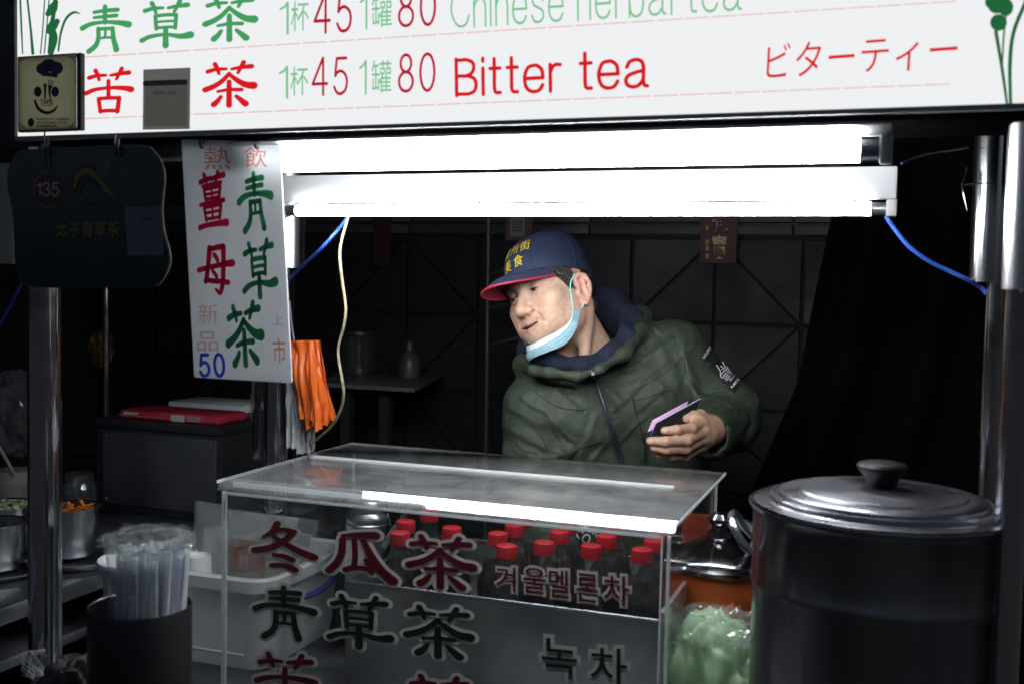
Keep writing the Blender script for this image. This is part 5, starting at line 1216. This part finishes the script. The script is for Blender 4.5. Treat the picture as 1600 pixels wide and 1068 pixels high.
# eyes
EW = mat('eye_white', (.36,.34,.33), .12); EB = mat('eye_iris', (.018,.010,.008), .08)
for s in (1,-1):
    c = H2W((s*EYEC[0],EYEC[1],EYEC[2])); gaze = nrm(HM@np.array([.25,1,-.22]))
    ball = MB().lathe([(.0125*math.sin(t),-.0125*math.cos(t)) for t in np.linspace(0.001,math.pi-.001,16)], c, 24, axis=gaze).build('eyeball', EW, person)
    MB().lathe([(.0128*math.sin(t),.0128*math.cos(t)) for t in np.linspace(.60,.001,8)], c, 24, axis=gaze).build('iris', EB, ball)
for s in (1,-1):
    P = []
    for q in np.linspace(-.0125,.0135,14):
        zz = EYEC[2]+.0013-.16*q-14*q*q; P.append((s*(EYEC[0]+q), EYEC[1]+math.sqrt(max(0,.0143**2-q*q-(zz-EYEC[2])**2)), zz))
    MB().tube(H2W(P), [.0004+.0007*math.sin(math.pi*k/13) for k in range(14)], 6).build('lash_line', mat('lash',(.015,.011,.010),.6), person)
    P = [(s*(EYEC[0]+q), EYEC[1]+math.sqrt(max(0,.0141**2-q*q-.0054**2)), EYEC[2]-.0042+8*q*q) for q in np.linspace(-.011,.011,10)]
    MB().tube(H2W(P), .00035, 5).build('lash_line', mat('lower_lash',(.09,.05,.045),.6), person)
# teeth hint inside the mouth
MB().add(H2W([(s*.016*math.sin(t), .083+.010*math.cos(t), zz) for s, t in [(1,q) for q in np.linspace(-1.2,1.2,9)] for zz in (-.0535,-.0570)]), [(2*i,2*i+2,2*i+3,2*i+1) for i in range(8)]).build('teeth', mat('teeth',(.45,.42,.36),.3), person)

# --- hair: short strands at temples and nape
HAIR = [mat('hair_black',(.012,.011,.011),.4), mat('hair_grey',(.16,.155,.15),.4)]
cand = np.where(((hair_m > .5)|((back_m > .5)&(ax < .079))))[0]
for hi_, (m_, cnt) in enumerate(((HAIR[0],3600),(HAIR[1],1100))):
    hb = MB(); Vs = []; Fs = []
    for k in range(cnt):
        i = cand[rng.integers(len(cand))]; p = hV[i]; n = nrm([p[0],p[1]*.6,(p[2]-.03)*.5])
        d = nrm(np.array([0,-.35,-1.0])+.35*n+.22*rng.normal(size=3)); l = rng.uniform(.007,.014); wv = nrm(np.cross(d,n))*.00042
        a = p+.0002*n; b_ = p+d*l+n*.0016; i0 = len(Vs)
        Vs += [a-wv, a+wv, (a+b_)/2+wv+n*.0012, (a+b_)/2-wv+n*.0012, b_]; Fs += [(i0,i0+1,i0+2,i0+3),(i0+3,i0+2,i0+4)]
    o = hb.add(H2W(np.array(Vs)), Fs).build('hair', m_, person, smooth=False, fix=False); o['kind'] = 'stuff'

# --- cap
NAVY = mat('navy_twill', (.018,.025,.055), .78, var=.18, vscale=160, bump=.45, bscale=700, spec=.25)
CRED = mat('red_piping', (.30,.012,.035), .6, bump=.2, bscale=700)
def ringz(phi): return .034+.018*math.cos(phi)     # phi 0 = front
def cap_pt(phi, t, off=0.0):
    rx, ry = .0810+off, .1000+off; c = math.cos(t*math.pi/2)**.66; fz = math.sin(t*math.pi/2)**.92
    bul = 1+.035*math.sin(t*math.pi)*max(0,math.cos(phi))
    zt_ = .141+off; zb_ = ringz(phi)
    return np.array([rx*c*bul*math.sin(phi), -.003-.020*fz+ry*c*bul*math.cos(phi), zb_+(zt_-zb_)*fz])
cp = MB().grid([[H2W(cap_pt(ph_,t)) for t in np.linspace(0,.985,26)] for ph_ in np.linspace(0,2*math.pi,72,endpoint=False)], closed_u=True).build('cap', NAVY, person)
MB().grid([[H2W(cap_pt(ph_,t,-.002)) for t in np.linspace(0,.2,4)] for ph_ in np.linspace(0,2*math.pi,72,endpoint=False)], closed_u=True).build('sweatband', NAVY, cp)
for k in range(6):
    ph_ = math.radians(30+60*k)
    MB().tube([H2W(cap_pt(ph_,t,.0003)) for t in np.linspace(.02,.97,22)], .0009, 6).build('panel_seam', NAVY, cp)
MB().tube([H2W(cap_pt(ph_,.01,.0006)) for ph_ in np.linspace(0,2*math.pi,60,endpoint=False)], .0012, 6, closed=True).build('hem', NAVY, cp)
MB().lathe([(.0065,0),(.006,.002),(.003,.004),(.0001,.0045)], H2W((0,-.023,.1405)), 18, axis=HM@np.array([0,0,1.])).build('button', NAVY, cp)
def brim_pt(s, r, dz=0.0):
    ph_ = s*math.radians(56); a = cap_pt(ph_, .0, .001)
    ext = .084*(1-abs(s)**2.6)+.001
    o = np.array([a[0]*(1+.10*r*(1-abs(s)**4)), a[1]+ext*r, a[2]])
    o[2] += -.020*s*s*r*(1-.2*abs(s)) - .022*r*(.35+.65*r)*(1-abs(s)**3) + .004*(1-s*s)*math.sin(r*math.pi) + dz
    return o
SS = np.linspace(-1,1,41)
br = MB().grid([[H2W(brim_pt(s,r)) for r in np.linspace(0,1,14)] for s in SS]).build('brim', NAVY, cp)
MB().grid([[H2W(brim_pt(s,r,-.0030)) for r in np.linspace(0,1,14)] for s in SS]).build('brim_underside', mat('brim_lining',(.20,.012,.028),.65), br)
MB().tube([H2W(brim_pt(s,1.0,-.0014)+np.array([0,.0006,0])) for s in SS], .0024, 8).build('piping', CRED, br)
for rr in (.86,.72,.58,.44): MB().tube([H2W(brim_pt(s,rr,.0002)) for s in np.linspace(-.93,.93,36)], .0005, 5).build('stitch_row', NAVY, br)
# embroidered characters, wrapped on the cap front
YTH = mat('yellow_thread', (.62,.46,.02), .5, bump=.4, bscale=900)
def embroider(ch, u0, u1, v0, v1):
    U, dz, F = font_uv(ch, .006); V = []
    for u, v in U:
        uu = u0+(u1-u0)*u; vv = v0+(v1-v0)*v; ph_ = -uu     # u grows to the reader's right = his left
        V.append(H2W(cap_pt(ph_, vv, .0010)))
    MB().add(V, F).build('embroidery', YTH, cp, smooth=False, fix=False)
for ch, u0, u1, v0, v1 in (('廣',-.46,-.19,.30,.50),('州',-.12,.14,.31,.50),('街',.22,.52,.31,.51),('美',-.34,-.06,.08,.265),('食',.04,.33,.09,.27)): embroider(ch,u0,u1,v0,v1)

# --- mask pulled under the chin
MBLUE = mat('mask_blue', (.22,.37,.42), .75, var=.08, vscale=80, bump=.25, bscale=500); MWHITE = mat('mask_white', (.60,.66,.70), .7, bump=.25, bscale=500)
def push(P, d0):
    P = np.asarray(P, float).copy()
    for _ in range(4):
        e = 1e-3; x, y, z = P.T; d = head_sdf(x,y,z)
        g_ = np.stack([head_sdf(x+e,y,z)-d, head_sdf(x,y+e,z)-d, head_sdf(x,y,z+e)-d],1); g_ /= np.maximum(1e-9,np.linalg.norm(g_,axis=1))[:,None]
        P += np.maximum(0, d0-d)[:,None]*g_
    return P
def sym(P): return [(-x_,y_,z_) for x_,y_,z_ in P]+[(x_,y_,z_) for x_,y_,z_ in P[::-1][1:]]
T_ = catmull(sym([(.063,.034,-.050),(.060,.048,-.074),(.046,.071,-.090),(.024,.088,-.096),(0,.092,-.098)]),6)
B_ = catmull(sym([(.070,.022,-.055),(.069,.037,-.086),(.053,.066,-.113),(.028,.094,-.119),(0,.103,-.119)]),6)
n_ = len(T_); G = []
for i in range(n_):
    row = []; s = math.sin(math.pi*i/(n_-1))**.5; u = nrm((T_[i]+B_[i])/2-np.array([0,.01,-.06]))
    for j in range(13):
        v = j/12; p = T_[i]*(1-v)+B_[i]*v; fold = ((v*4) % 1.0)
        row.append(p+u*s*(.0035*fold+.006*math.sin(v*math.pi)))
    G.append(row)
G = np.array(G); G = push(G.reshape(-1,3), .0030).reshape(G.shape)
mk = MB().grid(H2W(G.reshape(-1,3)).reshape(G.shape)).build('face_mask', MBLUE, person, angle=30)
mk.modifiers.new('thick','SOLIDIFY').thickness = .0008
# white inside turned outward along the upper edge
I0 = push(T_+np.array([0,.001,.009])*np.sin(np.linspace(.2,math.pi-.2,n_))[:,None]*.9, .0022); I1 = push(T_+np.array([0,.004,-.004]), .0052)
MB().grid(np.stack([H2W(I0), H2W((I0+I1)/2+np.array([0,.001,0])), H2W(I1)],1)).build('mask_inner_fold', MWHITE, mk)
for sd in (1,-1):
    c0 = T_[0]*np.array([sd,1,1]); c1 = B_[0]*np.array([sd,1,1])
    P1 = push(catmull([c0,(sd*-.069,.032,-.030),(sd*-.073,.028,-.008),(sd*-.076,.020,.010),(sd*-.079,.006,.020)],6), .0012)
    P2 = catmull([c1,(sd*-.075,.012,-.048),(sd*-.079,.004,-.040),(sd*-.080,-.006,-.034)],6)
    for P in (P1,P2): MB().tube(H2W(P), .0013, 6).build('ear_loop', mat('loop_cyan',(.22,.62,.64),.6), mk)
    MB().slab(H2W([c0+np.array([0,.004,.004]),c0+np.array([0,.016,-.012]),c1+np.array([0,.014,.004]),c1+np.array([0,.000,.006])]),.0012).build('mask_corner', MWHITE, mk)

# --- hoodie (navy, round the neck)
HOOD = mat('navy_fleece', (.012,.016,.031), .9, var=.25, vscale=40, bump=.6, bscale=300, spec=.2)
def chain(x, y, z, pts, k):
    d = None
    for (a, ra), (b, rb) in zip(pts[:-1], pts[1:]):
        q = capsule(x,y,z,a,b,ra,rb); d = q if d is None else smin(d,q,k)
    return d
nb0, nb1 = PD(905,480,2.19), PD(938,548,2.235)
hood_pts = [(PD(868,564,2.11),.016),(PD(912,572,2.115),.015),(PD(946,560,2.14),.018),(PD(974,532,2.20),.028),(PD(980,508,2.27),.034),(PD(958,482,2.33),.036),(PD(915,490,2.36),.036),(PD(870,522,2.31),.034),(PD(838,548,2.22),.034),(PD(846,556,2.13),.020),(PD(868,564,2.11),.016)]
def hood_sdf(x, y, z):
    d = chain(x,y,z,hood_pts,.02)
    d = smin(d, capsule(x,y,z,PD(944,462,2.31),PD(972,500,2.29),.024,.030), .03)
    d = smin(d, capsule(x,y,z,PD(925,585,2.245),PD(965,660,2.30),.055,.05), .012)
    d = d+.0035*np.sin(60*x+38*z)*np.sin(45*y+50*z)
    return smax(d, -capsule(x,y,z,nb0,nb1,.060,.054), .012)
hpv = np.array([p for p, _ in hood_pts])
v_, f_ = surface_nets(hood_sdf, hpv.min(0)-np.array([.075,.075,.20]), hpv.max(0)+.075, .0045); v_ = relax(v_, f_, 2)
hood = qmesh('hoodie_collar', v_, f_, HOOD, person)
# t-shirt collar strip just under the jaw
# --- jacket
JGREEN = mat('dark_green_softshell', (.024,.034,.021), .62, var=.12, vscale=14, bump=.30, bscale=650, spec=.35)
col_pts = [(PD(858,582,2.09),.008),(PD(902,588,2.085),.007),(PD(938,577,2.095),.008),(PD(974,552,2.135),.012),(PD(1000,518,2.22),.017),(PD(1001,497,2.31),.024),(PD(955,490,2.40),.034),(PD(890,505,2.42),.034),(PD(842,550,2.34),.032),(PD(822,570,2.20),.024),(PD(834,577,2.12),.011),(PD(858,582,2.09),.008)]
def fold(a, b, w, amp, x, y, z): q = capsule(x,y,z,a,b,0.0); return amp*np.exp(-(q/w)**2)
FOLDS = [(PD(1000,600,2.12),PD(1078,566,2.14),.012,.006),(PD(985,640,2.10),PD(1070,660,2.13),.014,-.004),(PD(840,680,2.08),PD(905,770,2.1),.013,.006),(PD(830,650,2.08),PD(870,700,2.08),.010,-.005),(PD(905,640,2.07),PD(880,720,2.1),.015,.006),
 (PD(1065,560,2.2),PD(1080,640,2.2),.011,-.007),(PD(1080,600,2.17),PD(1140,690,2.18),.012,.006),(PD(1110,690,2.08),PD(1165,650,2.14),.009,.007),(PD(1120,705,2.1),PD(1170,665,2.16),.009,-.006),(PD(1120,660,2.06),PD(1150,640,2.12),.008,.006),(PD(1115,640,2.1),PD(1165,625,2.16),.008,-.005),
 (PD(960,610,2.08),PD(1000,700,2.1),.014,.005),(PD(880,620,2.06),PD(930,660,2.08),.012,-.004),(PD(1030,540,2.19),PD(1060,600,2.17),.012,.005),(PD(800,640,2.1),PD(815,700,2.1),.009,.006),(PD(820,700,2.06),PD(840,760,2.06),.009,-.006),(PD(990,720,2.1),PD(1060,750,2.12),.016,.006),(PD(930,720,2.1),PD(990,790,2.12),.016,-.006),(PD(870,600,2.06),PD(840,650,2.07),.010,.005)]
def jacket_sdf(x, y, z):
    d = capsule(x,y,z,PD(1012,618,2.275),PD(1035,930,2.36),.113,.128)
    d = smin(d, capsule(x,y,z,PD(895,668,2.225),PD(945,930,2.34),.113,.128), .09)
    d = smin(d, capsule(x,y,z,PD(985,560,2.27),PD(1050,556,2.27),.062,.070), .05)
    d = smin(d, capsule(x,y,z,PD(900,610,2.22),PD(846,640,2.20),.068,.070), .05)
    d = smin(d, capsule(x,y,z,J['lsh'],J['lel'],.072,.062), .035)
    la = smin(capsule(x,y,z,J['lel'],PD(1108,678,2.078),.062,.050), capsule(x,y,z,PD(1150,640,2.22),PD(1150,672,2.2),.045,.04), .03); d = smin(d, la, .03)
    d = smin(d, capsule(x,y,z,J['rsh'],J['rel'],.071,.060), .035); d = smin(d, capsule(x,y,z,J['rel'],PD(872,868,2.05),.060,.048), .03)
    d = smin(d, chain(x,y,z,col_pts,.02), .016)
    for a, b, w, amp in FOLDS: d = d-fold(a,b,w,amp,x,y,z)
    d = d-.0022*np.sin(38*x+22*z+9*np.sin(11*z))*np.sin(25*z+31*y)
    for c_, rad in ((J['lel'],.11),(PD(1115,690,2.1),.07),(PD(815,720,2.12),.11),(PD(1060,600,2.2),.07),(PD(905,760,2.15),.13)):
        g_ = np.exp(-((x-c_[0])**2+(y-c_[1])**2+(z-c_[2])**2)/rad**2)
        d = d-.0055*g_*((1-np.abs(np.sin(34*(.55*x-.35*y+.75*z)+2.6*np.sin(11*y+9*x-6*z))))**1.6-.25)
    d = smax(d, -capsule(x,y,z,nb0,PD(930,522,2.235),.074,.062), .010)          # neck opening
    d = smax(d, -capsule(x,y,z,PD(1086,690,1.99),PD(1106,679,2.055),.038,.036), .004)   # cuff opening
    return d
jV, jF = surface_nets(jacket_sdf, (-.98,1.86,.70), (-.16,2.62,1.62), .0050)
jV = relax(jV, jF, 1, .5)
def vnormals(V, F):
    n = np.cross(V[F[:,2]]-V[F[:,0]], V[F[:,3]]-V[F[:,1]]); N = np.zeros_like(V)
    for k in range(4): np.add.at(N, F[:,k], n)
    return N/np.maximum(1e-12, np.linalg.norm(N,axis=1))[:,None]
# creases pressed into the cloth: a ridge with a valley beside it
_t = BVHTree.FromPolygons(jV.tolist(), jF.tolist()); jN = vnormals(jV, jF); disp = np.zeros(len(jV))
def _hit(x, y):
    loc = _t.ray_cast(Vector(EYE), Vector(ray(x,y)).normalized())[0]; return None if loc is None else np.array(loc)
CREASES = [(1085,655,1140,640,7),(1095,670,1160,658,6),(1100,692,1165,678,6),(1110,704,1150,708,5),(1120,622,1172,642,6),(1075,600,1100,655,6),(1060,562,1092,602,6),(1105,640,1150,628,5),(1100,682,1150,668,4),
 (795,640,835,665,6),(800,672,850,700,6),(805,702,860,728,6),(815,620,852,642,5),(850,642,880,702,6),(808,690,840,706,4),(905,640,862,602,6),(930,650,902,722,7),(985,602,1040,562,5),(1000,642,1050,602,5),(1010,560,1052,530,6),
 (960,640,1000,602,6),(940,700,905,742,6),(970,692,1010,652,5),(880,592,850,632,5),(985,505,1003,545,5),(1000,492,1030,520,5),(1020,690,1060,640,6),(890,700,868,740,5),(1055,520,1075,600,5),(870,660,900,690,4),(950,610,975,640,5),(1030,600,1060,620,4)]
for x0, y0, x1, y1, w in CREASES:
    mid = ((x0+x1)/2+random.uniform(-5,5), (y0+y1)/2+random.uniform(-5,5)); A_, M_, B2_ = _hit(x0,y0), _hit(*mid), _hit(x1,y1)
    if A_ is None or B2_ is None or M_ is None: continue
    q = np.minimum(capsule(jV[:,0],jV[:,1],jV[:,2],A_,M_,0.0), capsule(jV[:,0],jV[:,1],jV[:,2],M_,B2_,0.0)); wm = w*.00095
    sd = (jV-M_)@nrm(np.cross(B2_-A_, EYE-M_))
    disp += .0042*np.exp(-(q/wm)**2)-.0048*np.exp(-(np.sqrt(q**2)/wm/2.0)**2)*(sd > 0)*np.clip(sd/wm,0,1)
jV = jV+.62*jN*disp[:,None]
# fine crumple of the shell cloth as relief
_n = JGREEN.node_tree.nodes; _L = JGREEN.node_tree.links
_tc = _n.new('ShaderNodeTexCoord'); _wv = _n.new('ShaderNodeTexNoise'); _wv.inputs['Scale'].default_value = 7.5; _wv.inputs['Detail'].default_value = 4; _wv.inputs['Distortion'].default_value = 1.6
_ab = _n.new('ShaderNodeMath'); _ab.operation = 'SUBTRACT'; _ab.inputs[1].default_value = .5; _a2 = _n.new('ShaderNodeMath'); _a2.operation = 'ABSOLUTE'
_bp = _n.new('ShaderNodeBump'); _bp.inputs['Strength'].default_value = .55; _bp.inputs['Distance'].default_value = .02; _bp.invert = True
_L.new(_tc.outputs['Object'], _wv.inputs['Vector']); _L.new(_wv.outputs['Fac'], _ab.inputs[0]); _L.new(_ab.outputs[0], _a2.inputs[0]); _L.new(_a2.outputs[0], _bp.inputs['Height'])
_ob = [q for q in _n if q.type == 'BUMP' and q != _bp][0]; _L.new(_bp.outputs['Normal'], _ob.inputs['Normal'])
jk = qmesh('jacket', jV, jF, JGREEN, person)
# trousers and shoes
def trouser_sdf(x, y, z):
    d = None
    for (lx, ly) in LEGX:
        q = smin(capsule(x,y,z,(lx,ly,hipz-.02),(lx,ly+.02,hipz*.52),.098,.075), capsule(x,y,z,(lx,ly+.02,hipz*.52),(lx,ly+.04,.09),.075,.066), .03); d = q if d is None else smin(d,q,.04)
    return smin(d, capsule(x,y,z,(J['pelvis'][0]-.03,J['pelvis'][1],hipz+.02),(J['pelvis'][0]+.03,J['pelvis'][1],hipz+.02),.125), .04)
v_, f_ = surface_nets(trouser_sdf, (-.95,1.9,.02), (-.1,2.7,1.1), .012); qmesh('trousers', relax(v_,f_,2), f_, mat('black_trousers',(.012,.012,.014),.8), person)
def shoe_sdf(x, y, z):
    d = None
    for (lx, ly) in LEGX: q = smin(capsule(x,y,z,(lx,ly+.05,.055),(lx,ly-.15,.045),.055,.042), capsule(x,y,z,(lx,ly+.04,.06),(lx,ly+.04,.11),.055), .02); d = q if d is None else np.minimum(d,q)
    return smax(d, -z, .005)
v_, f_ = surface_nets(shoe_sdf, (-.95,1.85,-.01), (-.1,2.7,.2), .008); qmesh('shoes', relax(v_,f_,1), f_, mat('black_shoe',(.01,.01,.01),.5), person)

# --- seams, zip, pocket and patch laid on the jacket surface
jb = BVHTree.FromPolygons(jV.tolist(), jF.tolist())
def hit(x, y, off=.0015, tree=jb):
    d = Vector(ray(x,y)).normalized(); loc, nn, i, dist = tree.ray_cast(Vector(EYE), d)
    if loc is None: return None
    if nn.dot(d) > 0: nn = -nn
    return np.array(loc)+off*np.array(nn)
def surf_line(pts, off, n=8, tree=jb): return [q for q in (hit(x,y,off,tree) for x, y in catmull(np.array(pts,float),n)) if q is not None]
SEAM = mat('jacket_seam', (.012,.016,.012), .8); ZIP = mat('zip_tape', (.010,.011,.016), .55); ZTEETH = mat('zip_teeth', (.05,.05,.055), .3, .6)
def seam(pts, r=.0011, m=SEAM, name='seam', off=.0004):
    P = surf_line(pts, off)
    if len(P) > 3: MB().tube(P, r, 6).build(name, m, jk)
seam([(985,612),(1030,588),(1068,556)]); seam([(1068,556),(1070,580),(1064,600),(1072,640)]); seam([(1062,500),(1072,530),(1069,556)])
seam([(835,612),(870,634),(905,640),(924,636)]); seam([(800,640),(830,655),(850,690),(860,720)]); seam([(882,718),(905,700),(940,688)])
seam([(985,612),(1000,660),(1012,716)]); seam([(958,600),(975,580),(985,560)]); seam([(990,560),(1000,530),(1008,500)])
# zip tape and teeth
zp = [(922,574),(928,590),(936,612),(945,640),(954,668),(962,694),(970,722),(978,760)]
Q = catmull(np.array(zp,float),6)
L_ = [hit(x-5,y,.002) for x, y in Q]; R_ = [hit(x+5,y,.002) for x, y in Q]; ok = [(a,b) for a, b in zip(L_,R_) if a is not None and b is not None]
MB().grid([[a, a*.5+b*.5, b] for a, b in ok]).build('zip_tape', ZIP, jk)
seam([(x,y) for x, y in zp], .0013, ZTEETH, 'zip_teeth', .0032)
P = hit(926,582,.005); P2 = hit(929,594,.005)
if P is not None and P2 is not None: MB().tube([P,(P+P2)/2,P2], [.0035,.0042,.003], 8).build('zip_pull', ZTEETH, jk)
# chest pocket
seam([(989,620),(996,650),(1003,676),(1006,690),(1007,716)], .0022, ZIP, 'pocket_zip', .001)
seam([(988,626),(1010,621),(1034,612),(1047,610),(1056,620),(1060,632)]); seam([(1003,676),(1020,674),(1040,672)])
# black patch with white print on the sleeve
PB = mat('patch_black', (.008,.008,.009), .6); PW = mat('patch_white', (.60,.60,.62), .6)
def surf_quad(q, n, off, name, m):
    q = np.array(q,float); G = []
    for i in range(n+1):
        u = i/n; row = []
        for j in range(n+1):
            v = j/n; p = (q[0]*(1-u)+q[1]*u)*(1-v)+(q[3]*(1-u)+q[2]*u)*v; h_ = hit(p[0],p[1],off); row.append(h_)
        if all(r is not None for r in row): G.append(row)
    if len(G) > 1: MB().grid(G).build(name, m, jk)
surf_quad([(1097,560),(1106,567),(1114,552),(1106,543)], 5, .0016, 'patch', PB)
surf_quad([(1106,574),(1146,615),(1156,600),(1116,556)], 10, .0016, 'patch', PB)
def surf_text(s, bl, br, tl, m, off=.003, bold=.02, name='patch_lettering'):
    U, dz, F = font_uv(s, bold); bl, br, tl = map(lambda a: np.array(a,float), (bl,br,tl)); V = []
    for u, v in U:
        p = bl+u*(br-bl)+v*(tl-bl); h_ = hit(p[0],p[1],off); V.append(h_ if h_ is not None else PD(p[0],p[1],2.2))
    MB().add(V,F).build(name, m, jk, smooth=False, fix=False)
surf_text('NO.J957', (1100,562), (1111,545), (1096,558), PW)
surf_text('ALEX USE', (1135,597), (1144,583), (1130,592), PW); surf_text('WUXI', (1141,598), (1148,588), (1138,594), PW); surf_text('PUMKOLJ', (1145,609), (1155,595), (1141,605), PW)
def surf_strokes(strokes, r, m, name):
    b = MB()
    for st in strokes:
        P = surf_line(st, .003, 5)
        if len(P) > 2: b.tube(P, r, 5)
    if b.n: b.build(name, m, jk)
surf_strokes([[(1118,571),(1124,580),(1125,588),(1129,591),(1132,584)],[(1127,566),(1131,574),(1135,582)],[(1124,572),(1130,578),(1126,586)],[(1130,568),(1136,577),(1139,583)],[(1126,578),(1132,574)],[(1127,583),(1135,577)],[(1129,588),(1138,581)],[(1133,573),(1139,579)]], .0008, PW, 'patch_emblem')
# white ring print near the hem, seen through the cabinet
for s, bl, br, tl in (('D',(918,848),(931,846),(919,839)),('R',(915,842),(925,838),(911,834)),): pass
surf_text('DREAM WORK', (884,812), (948,846), (889,803), PW, bold=.01, name='hem_print'); surf_text('CO', (896,838), (918,850), (903,824), PW, bold=.01, name='hem_print')
# grey shirt cuff
cf = []
ca = PD(1104,679,2.062); axd = nrm(wrist-J['lel']); u_ = nrm(np.cross(axd,[0,0,1])); w_ = np.cross(axd,u_)
MB().tube([wrist+axd*.004, wrist-axd*.012, wrist-axd*.03], [.033,.0345,.036], 28, cap=False).build('shirt_cuff', mat('blue_grey_cuff',(.05,.065,.10),.7,bump=.3,bscale=400), person)
# keychain straps beside the hand
bq = MB()
for k in range(11):
    p = hit(1006+1.2*math.sin(k*.9),684+k*5,.006)
    if p is not None: bq.lathe([(.0001,-.003),(.0024,-.001),(.0024,.001),(.0001,.003)], p, 8)
if bq.n: bq.build('bead_cord', mat('black_beads',(.02,.02,.022),.2), jk)

# ================================================================== PHONE
A, B_, C_, D_ = hp(352,640,1.962), hp(716,442,2.035), hp(648,668,2.010), hp(308,748,1.940)
ph_ = thing('phone', 'phone in a black flip case with pink edge held in the vendor\'s left hand', 'phone', D_)
nn = nrm(np.cross(B_-A, D_-A)); 
if nn@(EYE-A) > 0: nn = -nn        # points away from the camera
MB().hexa([A,B_,C_,D_]+[p+nn*.0022 for p in (A,B_,C_,D_)]).build('case_cover', BLACKP, ph_, bevel=.0008)
upv = nrm(A-D_)
def shift(p, a, b): return p+nn*a+upv*b
q4 = [shift(p,.003,.001) for p in (A,B_,C_,D_)]
MB().hexa(q4+[p+nn*.0012 for p in q4]).build('purple_lining', mat('purple_case',(.14,.08,.55),.35), ph_, bevel=.0004, bseg=1)
A2, B2 = hp(330,606,1.985), hp(628,446,2.045); d_ = B2-A2; dn = nrm(nn*.8-upv*1.0)
q4 = [A2, B2, B2+(C_-B_)*.9, A2+(D_-A)*.95]
MB().hexa([p+nn*.002 for p in q4]+[p+nn*.010 for p in q4]).build('phone_body', mat('pink_phone',(.62,.38,.58),.3), ph_, bevel=.003, bseg=3)
MB().tube([A+nn*-.0004,B_+nn*-.0004], .0009, 6).build('stitched_edge', mat('lilac_edge',(.45,.42,.70),.4), ph_)
